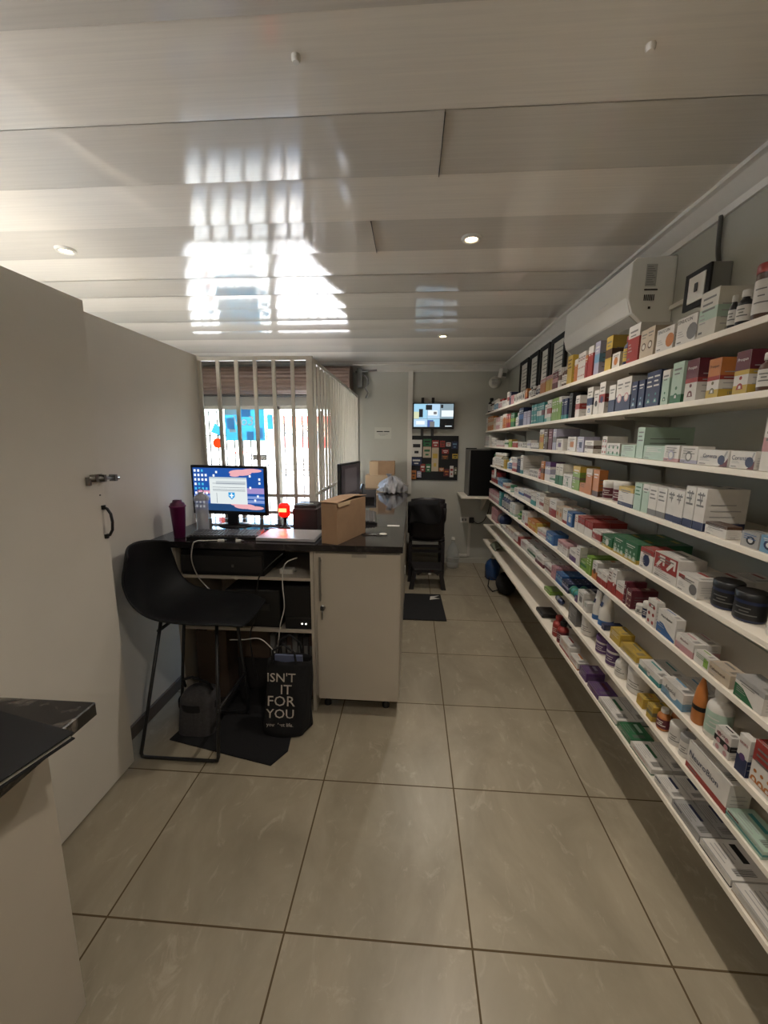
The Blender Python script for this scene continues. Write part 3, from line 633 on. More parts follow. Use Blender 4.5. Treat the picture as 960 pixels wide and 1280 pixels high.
# ------------------------------------------------------------ bar stool
st = thing('bar_stool', (-1.1, 1.86, 0), 'black shell bar stool on thin sled legs facing right', 'stool')
def shell(u, v):
    # u: 0 back top .. 1 seat front ; v: 0 near .. 1 far
    w = (v-.5)*2
    prof = [(-1.385, 1.055), (-1.38, .96), (-1.36, .86), (-1.31, .76), (-1.22, .70), (-1.10, .685), (-.98, .69), (-.86, .70), (-.78, .685)]
    t = u*(len(prof)-1); i = min(int(t), len(prof)-2); q = t-i
    p0 = prof[max(i-1, 0)]; p1 = prof[i]; p2 = prof[i+1]; p3 = prof[min(i+2, len(prof)-1)]
    x, z = [0.5*(2*p1[j]+(p2[j]-p0[j])*q+(2*p0[j]-5*p1[j]+4*p2[j]-p3[j])*q*q+(3*p1[j]-p0[j]-3*p2[j]+p3[j])*q**3) for j in (0, 1)]
    hw = .212-.05*max(0, .25-u)/.25*1.0-.05*max(0, u-.8)/.2
    y = 1.902+w*hw
    bend = abs(w)**2.2
    x += .085*bend*max(0, 1-u*1.7)+.0*w; z += .055*bend*(.3+.7*sin(pi*min(1, u*1.1)))-.05*bend*max(0, .2-u)*5
    return (x, y, z)
obj('seat_shell', MB().grid(shell, 28, 16, M_SEAT), st, solid=.012, sub=1)
def rod(pts, name='leg'):
    return obj(name, MB().tube(pts, .0085, M_BLACK, 8), st)
for y, yy in ((1.70, 1.79), (2.06, 2.0)):
    rod([(-1.21, yy, .69), (-1.315, y, .03), (-1.31, y, .013), (-1.29, y, .0095), (-.95, y, .0095), (-.925, y, .015), (-.92, y, .035), (-.915, y, .1), (-.93, yy, .68)], 'sled_leg')
rod([(-.918, 1.715, .27), (-.918, 2.05, .27)], 'foot_rest')
rod([(-1.225, 1.785, .64), (-1.225, 2.005, .64)], 'cross_bar')

# ------------------------------------------------------------ bags and mats
obj('floor_mat', MB().prism([(-1.25, 1.83), (-.66, 1.70), (-.605, 1.80), (-.62, 1.92), (-.64, 2.45), (-1.12, 2.5)], .0006, .007, M_FABRIC, 'z'), label='black cloth mat spread on the floor under the stool', cat='mat')
obj('floor_mat', MB().prism([(-.06, 3.4), (.33, 3.4), (.315, 4.02), (-.05, 4.02)], .0006, .01, M_MATTE, 'z'), label='black rectangular mat on the aisle floor beside the counter', cat='mat')
obj('torn_paper', MB().prism([(.2, 3.86), (.3, 3.9), (.24, 3.92), (.3, 3.98), (.21, 3.95)], .0105, .012, M_OFFW, 'z'), label='scrap of white paper lying on the aisle mat', cat='paper')
tt = thing('tote_bag', (-.66, 1.95, 0), 'black tote bag with large white lettering leaning on the cabinet', 'bag')
def tote(u, v):
    a = 2*pi*u; rx = .125-.012*v+.012*sin(3*a)*(1-v); ry = .045+.03*(1-v)
    cx = -.665+.03*v; cy = 1.965+.03*v
    c, s = cos(a), sin(a); sq = (abs(c)**4+abs(s)**4)**-.25
    return (cx+rx*c*sq+.004*sin(9*v+4*a), cy+ry*s*sq+.006*sin(7*v+5*a), .0085+.40*v)
obj('bag_body', MB().grid(tote, 40, 14, M_FABRIC), tt, solid=.004)
for yy in (1.94, 2.05): obj('handle', MB().tube([(-.72, yy, .40), (-.715, yy+.01, .47), (-.66, yy+.02, .5), (-.60, yy+.01, .46), (-.59, yy, .40)], .006, M_FABRIC, 6), tt)
MTX = mat('tote_print', (190, 182, 172), rough=.7)
def tw(s, x, z, size, wm=.2): word(s, size, MTX, (x, 1.888+.03*(z/.4), z), (1, 0, .02), (.03, .07, 1), tt, wmax=wm)
tw("ISN'T", -.665, .335, .075, .15); tw('IT', -.64, .27, .075, .09); tw('FOR', -.668, .205, .08, .15); tw('YOU', -.672, .135, .08, .15); tw('your last life.', -.675, .075, .028, .15)
obj('folded_paper', MB().box(-.72, -.57, 1.985, 2.0, .36, .423, mat('paper_blue', (104, 112, 140), rough=.6)), label='bluish papers sticking out of the tote bag', cat='paper')
bb = thing('shoulder_bag', (-1.13, 1.93, 0), 'dark grey two tone bag on the floor beneath the stool', 'bag')
def bagf(u, v):
    a = 2*pi*u; c, s = cos(a), sin(a); sq = (abs(c)**4+abs(s)**4)**-.25
    k = min(1, (1-v)*6)**.5 if v > .83 else 1
    return (-1.135+.1*c*sq*k*(1-.1*v)+.02*v, 1.93+.075*s*sq*k, .0085+.255*v+.0*u)
obj('bag_body', MB().grid(bagf, 32, 14, M_BAGGREY), bb)
obj('bag_band', MB().lathe(-1.13, 1.93, [(.106, .15), (.108, .155), (.108, .185), (.106, .19)], M_FABRIC, 24, cap=False, sy=.76), bb)
obj('strap', MB().tube([(-1.2, 1.93, .25), (-1.19, 1.9, .31), (-1.13, 1.88, .34), (-1.06, 1.9, .30), (-1.05, 1.93, .24)], .007, M_FABRIC, 6), bb)

# ------------------------------------------------------------ far end of the aisle
def monobloc(x0, y0, z0, label, cloth=False):
    t = thing('plastic_chair', (x0+.2, y0+.3, 0), label, 'chair', 'stacked dark plastic chairs')
    mm = mat('chair_plastic', (34, 30, 34), rough=.45)
    def back(u, v):
        x = x0+.02+.38*u; w = (u-.5)*2
        return (x, y0+.03+.05*w*w*1.0-.06*v+.02, z0+.44+(.42+.03*cos(w*1.4))*v)
    obj('backrest', MB().grid(back, 10, 8, mm), t, solid=.012)
    obj('seat', MB().grid(lambda u, v: (x0+.01+.4*u, y0+.05+.42*v, z0+.43+.02*abs(2*u-1)**2-.01*sin(pi*v)), 8, 8, mm), t, solid=.014)
    for sx, sy in ((0, 0), (1, 0), (0, 1), (1, 1)):
        x = x0+.02+.37*sx; y = y0+.05+.42*sy; dx = (-1, 1)[sx]*.015
        obj('leg', MB().prism([(x-.02, y-.015), (x+.02, y-.015), (x+.02, y+.02), (x-.02, y+.02)], .0 if z0 < .01 else z0*.9+.002, z0+.43, mm, 'z'), t)
    for sx in (0, 1):
        x = x0+.0+.4*sx
        obj('armrest', MB().tube([(x, y0+.02, z0+.82), (x, y0+.06, z0+.68), (x, y0+.2, z0+.62), (x, y0+.4, z0+.62), (x, y0+.46, z0+.44)], .018, mm, 6), t)
    obj('cross_rail', MB().box(x0+.03, x0+.38, y0+.045, y0+.06, z0+.30, z0+.33, mm), t)
    return t
monobloc(-.02, 4.52, 0.0, 'dark plastic armchair, lower of two stacked beside the counter')
monobloc(-.02, 4.56, .05, 'dark plastic armchair, upper of two stacked beside the counter')
b = MB(); b.grid(lambda u, v: (-.02+.34*u+.012*sin(5*v), 4.45+.02*sin(9*u+3*v)-.012*(1-v)+(.05 if v > .97 else 0), .66+.27*v-.04*(1-u)*v+.012*sin(6*u)), 20, 12, M_FABRIC)
obj('draped_jacket', b, label='black garment draped over the chair backs', cat='jacket', solid=.014)
ss = thing('step_stool', (.19, 4.32, 0), 'low black plastic step stool in front of the chairs', 'stool')
MS = mat('step_dark', (34, 31, 32), rough=.5)
obj('top', MB().prism([(.04, 4.18), (.335, 4.18), (.35, 4.45), (.0, 4.45)], .195, .225, MS, 'z'), ss, bevel=.006)
for x, y, dx in ((.05, 4.19, -.03), (.325, 4.19, .04), (.03, 4.43, -.03), (.33, 4.43, .04)):
    obj('leg', MB().add([(x-.022, y-.015, .195), (x+.022, y-.015, .195), (x+.022, y+.018, .195), (x-.022, y+.018, .195), (x-.03+dx, y-.03, 0), (x+.02+dx, y-.03, 0), (x+.02+dx, y+.02, 0), (x-.03+dx, y+.02, 0)], [(0, 1, 2, 3), (7, 6, 5, 4), (0, 4, 5, 1), (1, 5, 6, 2), (2, 6, 7, 3), (3, 7, 4, 0)], MS), ss)
obj('apron', MB().prism([(.07, .195), (.31, .195), (.3, .15), (.25, .185), (.13, .185), (.08, .15)], 4.182, 4.19, MS, 'y'), ss)
obj('logo_plate', MB().box(.195, .225, 4.1795, 4.1815, .165, .182, M_OFFW), ss)
rl_ = bpy.data.lights.new('scanner_beam', 'SPOT'); rl_.energy = 9; rl_.color = (1, .03, .01); rl_.spot_size = radians(64); rl_.spot_blend = .5; rl_.shadow_soft_size = .02
ro_ = bpy.data.objects.new('scanner_beam', rl_); COL.objects.link(ro_); ro_.location = (-.80, 2.452, WT+.122); ro_.rotation_euler = (radians(-42), 0, 0)
jg = thing('glass_demijohn', (.53, 4.98, 0), 'tall clear plastic water bottle on the floor by the wall', 'bottle')
obj('body', MB().lathe(.53, 4.98, [(.06, .001), (.078, .01), (.08, .07), (.074, .085), (.08, .1), (.08, .19), (.06, .26), (.028, .31), (.02, .33), (.02, .36)], M_CLEAR, 22), jg)
obj('cap', MB().lathe(.53, 4.98, [(.024, .3605), (.024, .385), (.02, .39)], M_OFFW, 14), jg)
# wall socket with trunking
sk = thing('wall_power_socket', (.7, YB, .56), 'white double socket with plug on the back wall', 'socket')
obj('plate', MB().rbox(.635, .775, YB-.012, YB, .535, .61, M_OFFW, .003), sk)
obj('plug', MB().rbox(.74, .80, YB-.05, YB-.0125, .54, .61, M_BLACK, .004), sk)
obj('switches', MB().box(.65, .67, YB-.015, YB-.0125, .56, .59, M_GREY).box(.69, .71, YB-.015, YB-.0125, .56, .59, M_GREY), sk)
cable('black_cable', [(.8, YB-.03, .56), (.85, YB-.02, .53), (.92, YB-.02, .56), (.97, YB-.02, .66), (1.0, YB-.02, .8)], .005, M_BLACK, 'black power cord curving from the wall socket')
obj('cable_trunking', MB().box(.735, .765, YB-.018, YB, .1, .534, M_TRIM).box(.58, .734, YB-.018, YB, .085, .115, M_TRIM), label='white cable trunking dropping from the socket down the wall', cat='trunking')
# black cabinet on its bracket shelf
bs = thing('bracket_shelf', (.88, 4.95, .9), 'small white shelf carrying the tall black cabinet', 'shelf')
obj('board', MB().box(.58, 1.145, 4.76, 5.198, .905, .93, M_SHELF), bs)
obj('bracket', MB().prism([(5.198, .905), (4.85, .905), (5.198, .7)], .88, .90, M_SHELF, 'x'), bs)
mc = thing('black_cabinet', (.89, 4.97, .93), 'tall black cabinet with dark glass front on the corner shelf', 'cabinet')
obj('case', MB().rbox(.66, 1.13, 4.80, 5.16, .931, 1.475, mat('cabinet_side', (92, 90, 86), rough=.4), .004), mc)
obj('glass_front', MB().box(.672, 1.12, 4.793, 4.799, .94, 1.465, mat('black_glass', (4, 4, 5), rough=.6, spec=.2)), mc)
obj('hinge_bar', MB().box(.62, .74, 4.80, 4.83, 1.476, 1.49, M_BLACK), mc)
# cctv screen on the wall
tv = thing('wall_tv', (.24, YB, 1.72), 'wall mounted screen showing several camera views', 'television')
obj('housing', MB().rbox(-.004, .5, 5.1, 5.14, 1.71, 2.02, M_BLACK, .004), tv)
obj('mount_rail', MB().box(.1, .135, 5.145, 5.165, 1.63, 2.085, M_DARK), tv); obj('mount_rail', MB().box(.225, .26, 5.145, 5.165, 1.63, 2.085, M_DARK), tv)
obj('wall_plate', MB().box(.08, .28, 5.166, YB, 1.8, 1.92, M_DARK), tv)
b = MB()
def PT(u, v, k): return (.012+.476*u, 5.0995-.0003*k, 1.735+.272*v)
def scq(l):
    for k, (u0, v0, u1, v1, m) in enumerate(l): b.quad([PT(u0, v0, k), PT(u1, v0, k), PT(u1, v1, k), PT(u0, v1, k)], m)
cl = lambda n, c: scr(n, c, .95)
scq([(0, 0, 1, 1, cl('tvblack', (10, 12, 14))), (0, .36, .34, 1, cl('tvpale', (150, 196, 220))), (.345, .36, .66, 1, cl('tvpale2', (170, 200, 224))), (.665, .36, 1, 1, cl('tvgrey', (130, 150, 160))), (0, 0, .34, .35, cl('tvpale2', (170, 200, 224))), (.345, 0, .66, .35, cl('tvpale', (150, 196, 220))),
     (0, .36, .13, .66, cl('tvyellow', (200, 206, 170))), (.13, .42, .23, .78, cl('tvdark', (30, 34, 38))), (.3, .74, .46, .96, cl('tvdark', (30, 34, 38))), (.36, .5, .6, .72, cl('tvwhite', (224, 232, 236))), (.5, .55, .58, .66, cl('tvmid', (110, 110, 112))), (.7, .45, 1, .72, cl('tvwhite', (224, 232, 236))),
     (.68, .82, .74, .97, cl('tvdark', (30, 34, 38))), (.35, .0, .5, .3, cl('tvblue', (70, 90, 150))), (.41, .0, .53, .24, cl('tvmid', (110, 110, 112))), (.06, .1, .28, .26, cl('tvwhite', (224, 232, 236))), (.8, .02, .97, .05, cl('tvwhite', (224, 232, 236)))])
obj('screen', b, tv, plabel='lit grid of pale camera pictures')
# pegboard with packets
pg = thing('display_board', (.28, YB, 1.08), 'black display board of small packets under the wall screen', 'display board')
obj('board', MB().box(-.012, .572, YB-.02, YB-.0005, 1.08, 1.63, M_MATTE), pg)
items = [(-.012, .12, 1.37, 1.58, 'w', 'white card of small packs with dark print on the display board', 'd'), (.135, .235, 1.5, 1.59, 'g', 'dark green header card on the display board', 'd'), (.135, .235, 1.36, 1.495, 'c', 'pale green pack under the green header card', 'g'),
         (.245, .33, 1.49, 1.575, 'r', 'red header card on the display board', 'w'), (.245, .33, 1.19, 1.485, 'c', 'long cream strip with yellow marks on the display board', 'y'), (.345, .405, 1.49, 1.57, 'r', 'small red pack hanging right of the red header', 'B'),
         (.42, .475, 1.5, 1.55, 'w', 'small white pack hanging near the board top', 'r'), (.49, .56, 1.47, 1.56, 'n', 'navy pack in the top right of the display board', 's'), (.37, .455, 1.41, 1.465, 'r', 'tilted scarlet pack in the middle of the display board', 'w'),
         (.37, .45, 1.34, 1.395, 'B', 'brown pack below the scarlet one on the board', 'o'), (.5, .57, 1.35, 1.41, 'y', 'yellow framed pack at the board right edge', 'd'), (-.012, .12, 1.26, 1.36, 'n', 'dark blue card with white star on the display board', 'w'),
         (.105, .165, 1.18, 1.28, 'r', 'red and white pack low on the display board', 'w'), (.175, .235, 1.18, 1.28, 'g', 'bright green pack low on the display board', 'w'), (.34, .4, 1.19, 1.235, 'o', 'orange pack low on the display board', 'w'),
         (.4, .47, 1.13, 1.22, 'm', 'maroon pack low right on the display board', 'o'), (.475, .52, 1.12, 1.26, 'w', 'tall white pack low right on the display board', 'r'), (.53, .562, 1.15, 1.24, 'k', 'small olive pack at the lower right board corner', 'w'),
         (-.01, .055, 1.09, 1.2, 'o', 'orange and brown pack at the lower left board corner', 'B'), (.065, .12, 1.11, 1.19, 'l', 'lilac pack beside the lower left corner pack', 'w')]
for k, (x0, x1, z0, z1, c, lb, c2) in enumerate(items):
    b = MB().box(x0, x1, YB-.034, YB-.0215, z0, z1, pm(c)); h = z1-z0; w = x1-x0
    b.box(x0+w*.15, x1-w*.15, YB-.0355, YB-.0342, z0+h*.55, z0+h*.75, pm(c2)); b.box(x0+w*.3, x1-w*.3, YB-.0355, YB-.0342, z0+h*.2, z0+h*.35, pm(c2))
    t = obj('hanging_pack', b, label=lb, cat='packet', group='packs on the display board')
    obj('hook', MB().tube([((x0+x1)/2, YB-.021, z1+.004), ((x0+x1)/2, YB-.04, z1+.004)], .0015, M_STEEL, 5), t)
# notice, alarm siren, emergency light, door arm
nb = panel('wall_notice', -.475, -.265, 1.59, 1.73, mat('notice_paper', (188, 188, 178)), 'small white printed notice on the back wall above the counter', 'notice', y=YB-.001)
b = MB().box(-.45, -.37, YB-.006, YB-.0045, 1.672, 1.684, M_MATTE).box(-.36, -.29, YB-.006, YB-.0045, 1.672, 1.684, M_MATTE).box(-.43, -.31, YB-.006, YB-.0045, 1.645, 1.649, M_GREY).box(-.41, -.34, YB-.006, YB-.0045, 1.63, 1.634, M_GREY)
obj('print_lines', b, nb)
sr = thing('alarm_siren', (.985, 5.15, 2.28), 'round white alarm siren on the back wall below the cornice', 'siren')
b = MB(); b.X = Matrix.Translation((.975, YB, 2.265)) @ Matrix.Rotation(pi/2, 4, 'X'); b.lathe(0, 0, [(.06, 0), (.07, .02), (.068, .05), (.03, .06)], M_OFFW, 22); obj('dome', b, sr)
b = MB(); b.X = Matrix.Translation((.975, YB-.061, 2.265)) @ Matrix.Rotation(pi/2, 4, 'X')
for k in range(6): b.box(-.04, .04, -.035+k*.012, -.031+k*.012, 0, .002, M_GREY)
obj('speaker_slots', b, sr)
se = thing('motion_sensor', (1.06, 5.11, 2.35), 'white boxy motion sensor angled in the ceiling corner', 'sensor')
b = MB(); b.X = Matrix.Translation((1.055, 5.12, 2.37)) @ Matrix.Rotation(radians(35), 4, 'Z') @ Matrix.Rotation(radians(15), 4, 'X'); b.rbox(-.045, .045, -.03, .03, -.06, .05, M_OFFW, .008); obj('housing', b, se)
b = MB(); b.X = Matrix.Translation((1.055, 5.12, 2.37)) @ Matrix.Rotation(radians(35), 4, 'Z') @ Matrix.Rotation(radians(15), 4, 'X'); b.box(-.03, .03, -.033, -.0305, -.04, .0, M_GREY); obj('lens', b, se)
dc = thing('shutter_motor_arm', (-.56, 5.15, 2.2), 'grey metal shutter fittings and cables beside the roller shutter', 'fitting')
obj('arm', MB().tube([(-.7, 5.1, 2.38), (-.44, 5.1, 2.4)], .012, M_GREY, 8), dc)
obj('bracket', MB().box(-.68, -.62, 5.08, YB-.001, 2.2, 2.42, M_GREY), dc)
obj('coiled_lead', MB().tube([(-.62, 5.14, 2.36), (-.56, 5.14, 2.32), (-.55, 5.13, 2.25), (-.59, 5.13, 2.2), (-.55, 5.14, 2.14), (-.58, 5.14, 2.08)], .012, M_GREY, 7), dc)

# ------------------------------------------------------------ right wall: aircon, frames, isolator
ac = thing('air_conditioner', (1.05, 2.42, 2.08), 'long white split air conditioner high on the right wall', 'air conditioner')
pf = [(XR-.001, 2.375), (.975, 2.368), (.96, 2.35), (.955, 2.2), (.975, 2.14), (1.02, 2.1), (XR-.001, 2.088)]
obj('casing', MB().prism(pf, 2.035, 2.83, M_AC, 'y'), ac, bevel=.004)
obj('front_flap', MB().prism([(.951, 2.21), (.954, 2.21), (.972, 2.145), (.969, 2.142)], 2.045, 2.82, M_AC, 'y'), ac)
obj('vent_louvre', MB().prism([(.976, 2.133), (.981, 2.137), (1.02, 2.106), (1.016, 2.098)], 2.06, 2.80, mat('louvre_grey', (170, 170, 166), rough=.4), 'y'), ac)
obj('indicator', MB().box(.951, .9545, 2.24, 2.33, 2.24, 2.246, mat('ac_badge', (240, 240, 240), rough=.2)), ac)
obj('rating_sticker', MB().box(1.02, 1.065, 2.0325, 2.0345, 2.25, 2.34, mat('sticker_grey', (168, 168, 164))), ac)
b = MB()
for k in range(9): b.box(1.024, 1.06-.006*(k % 3), 2.0318, 2.0324, 2.256+k*.009, 2.259+k*.009, M_GREY)
b.box(1.018, 1.075, 2.0318, 2.0332, 2.232, 2.238, M_DARK)
for k in range(6): b.box(1.02+k*.008, 1.024+k*.008, 2.0318, 2.0332, 2.19, 2.215, M_DARK)
b.box(1.042, 1.052, 2.0318, 2.0332, 2.155, 2.165, M_DARK)
obj('sticker_print', b, ac)
for k, (ya, yb) in enumerate(((3.30, 3.62), (3.665, 3.92), (3.96, 4.25), (4.295, 4.61))):
    o_ = ['nearest the air conditioner', 'second from the air conditioner', 'third from the air conditioner', 'farthest from the air conditioner'][k]
    t = thing('certificate_frame', (XR, (ya+yb)/2, 1.99), 'black framed certificate on the right wall, '+o_, 'picture frame', 'framed certificates')
    b = MB(); z0, z1, w = 1.99, 2.385, .035
    b.box(1.125, XR-.001, ya, yb, z1-w, z1, M_MATTE).box(1.125, XR-.001, ya, yb, z0, z0+w, M_MATTE).box(1.125, XR-.001, ya, ya+w, z0+w, z1-w, M_MATTE).box(1.125, XR-.001, yb-w, yb, z0+w, z1-w, M_MATTE)
    obj('frame', b, t)
    b = MB().box(1.138, 1.146, ya+w, yb-w, z0+w, z1-w, mat('certificate_paper', (206, 204, 196)))
    for j in range(7): b.box(1.1372, 1.1379, ya+w+.035, yb-w-.035-.01*(j % 3), z1-w-.06-j*.034, z1-w-.052-j*.034, M_GREY)
    obj('certificate', b, t)
iso = thing('isolator_switch', (1.1, 1.7, 2.07), 'grey isolator box with black front plate near the air conditioner', 'switch')
obj('box', MB().rbox(1.075, XR-.001, 1.69, 1.80, 2.09, 2.215, M_GREY, .003), iso)
obj('front_plate', MB().box(1.066, 1.0745, 1.68, 1.82, 2.075, 2.21, M_MATTE), iso)
obj('switch_panel', MB().box(1.062, 1.0655, 1.70, 1.79, 2.095, 2.19, M_OFFW).box(1.058, 1.0615, 1.735, 1.75, 2.13, 2.16, M_DARK), iso)
cable('grey_conduit', [(1.135, 1.74, 2.215), (1.135, 1.755, 2.25), (1.135, 1.765, 2.3), (1.135, 1.77, 2.4)], .008, mat('conduit_dark', (70, 70, 68)), 'grey cable rising from the isolator box to the cornice')
obj('cable_trunking', MB().box(XR-.016, XR-.001, 1.81, 2.034, 2.148, 2.166, M_TRIM), label='short white trunking between air conditioner and isolator', cat='trunking')

# ------------------------------------------------------------ recessed ceiling spots
glow = mat('spot_glow', (255, 240, 214), emit=(255, 226, 184), estr=16)
LP = [(.25, 2.05), (.25, 3.79), (-1.70, 2.06), (.25, .3), (.25, -1.4), (-1.7, .3), (-1.7, -1.4), (-2.6, 2.5), (-2.6, .6)]  # last two spots are added, unseen, to brighten customer side and ceiling
LN = ['above the aisle near the air conditioner', 'above the far end of the aisle', 'above the left partition']
for k, (x, y) in enumerate(LP):
    t = thing('ceiling_spotlight', (x, y, CZ), 'small round recessed spotlight '+(LN[k] if k < 3 else 'outside the picture, in a set partly added as fill'), 'light', 'recessed ceiling spots' if k < 3 else 'ceiling spots outside the picture')
    obj('trim_ring', MB().lathe(x, y, [(.028, CZ-.004), (.03, CZ-.009), (.042, CZ-.0085), (.046, CZ-.001), (.045, CZ+.01)], M_TRIM, 24, cap=False), t)
    obj('bulb', MB().lathe(x, y, [(.0, CZ-.003), (.027, CZ-.004), (.028, CZ+.01)], glow, 18, cap=False), t)
    ld = bpy.data.lights.new('spot', 'SPOT'); ld.energy = SPOT_W; ld.spot_size = radians(150); ld.spot_blend = .8; ld.shadow_soft_size = .03; ld.color = (1, .91, .80)
    lo = bpy.data.objects.new('spot_lamp', ld); COL.objects.link(lo); lo.location = (x, y, CZ-.02)
for x, y, lb in ((-.295, 1.132, 'small screw plug in the nearer ceiling board above the aisle'), (.534, 1.154, 'small nail head in the ceiling board at right')):
    obj('screw_plug', MB().lathe(x, y, [(.008, CZ-.012), (.011, CZ-.006), (.011, CZ+.004)], M_OFFW if x < 0 else M_CEILA, 12), label=lb, cat='screw')
# things on the floor under the far end of the shelves
bg = thing('water_container', (.97, 4.62, 0), 'blue plastic water container on the floor under the shelves', 'container')
obj('body', MB().lathe(.95, 4.6, [(.07, .001), (.085, .02), (.088, .16), (.07, .2), (.03, .24)], mat('blue_clear', (48, 84, 140), rough=.15, trans=.4), 20), bg)
obj('cap', MB().lathe(.95, 4.6, [(.025, .2405), (.025, .265)], M_OFFW, 14), bg)
bk = thing('black_backpack', (.98, 4.15, 0), 'black bag with a loose strap on the floor under the shelves', 'bag')
obj('bag_body', MB().grid(lambda u, v: (1.0+.1*cos(2*pi*u)*sin(pi*(.12+.88*v)*.9)**.6, 4.15+.15*sin(2*pi*u)*sin(pi*(.12+.88*v)*.9)**.6, .002+.2*v), 24, 10, M_FABRIC), bk)
obj('strap', MB().tube([(.92, 4.25, .1), (.86, 4.3, .12), (.84, 4.25, .03), (.87, 4.15, .01), (.93, 4.1, .05)], .006, M_FABRIC, 6), bk)

# ------------------------------------------------------------ wall shelves with medicines
XF = .87; ORD = ['first', 'second', 'third', 'fourth', 'fifth', 'sixth', 'seventh', 'eighth', 'ninth', 'tenth', 'eleventh', 'twelfth']
SN = ['', 'top shelf', 'second shelf', 'third shelf', 'fourth shelf', 'fifth shelf', 'sixth shelf', 'seventh shelf', 'eighth shelf', 'bottom shelf']
SZ = {1: (1.878, 1.888, 1.894, 5.09), 2: (1.695, 1.696, 1.686, 5.05), 3: (1.494, 1.514, 1.515, 5.06), 4: (1.296, 1.312, 1.309, 4.62), 5: (1.087, 1.105, 1.137, 4.60), 6: (.896, .93, .937, 4.62), 7: (.707, .737, .733, 4.71), 8: (.557, .615, .585, 4.88), 9: (.38, .395, .406, 4.86)}
def sz(s, Y):
    a, b, c, yf = SZ[s]
    return a+(b-a)*(Y-1)/1.4 if Y < 2.42 else b+(c-b)*(Y-2.4)/(yf-2.4)
M_BRK = mat('bracket_grey', (150, 150, 144), rough=.5)
for s in range(1, 10):
    yf = SZ[s][3]; th = .018
    for k, (ya, yb) in enumerate(((.35, 2.418), (2.422, yf))):
        za, zb = (sz(s, ya), sz(s, 2.4)) if k == 0 else (sz(s, 2.42), sz(s, yf))
        b = MB(); v = [(x, y, z+d) for d in (-th, 0) for y, z in ((ya, za), (yb, zb)) for x in (XF, XR-.001)]
        b.add(v, [(0, 2, 3, 1), (4, 5, 7, 6), (0, 1, 5, 4), (2, 6, 7, 3), (0, 4, 6, 2), (1, 3, 7, 5)], M_SHELF)
        t = obj('wall_shelf', b, label='long white wall shelf, %s from the ceiling, %s length' % (ORD[s-1], ('near', 'far')[k]), cat='shelf', group='white shelves on the right wall', bevel=.0012)
        for yb_ in ((1.02, 1.95, 2.25) if k == 0 else (2.68, 3.5, 4.3)):
            z = sz(s, yb_)-th-.0005
            q = MB().prism([(XR-.002, z), (XR-.2, z), (XR-.2, z-.006), (XR-.015, z-.05), (XR-.002, z-.12)], yb_-.0025, yb_+.0025, M_BRK, 'y').box(XR-.004, XR-.0012, yb_-.01, yb_+.01, z-.15, z, M_BRK)
            obj('bracket', q, t)

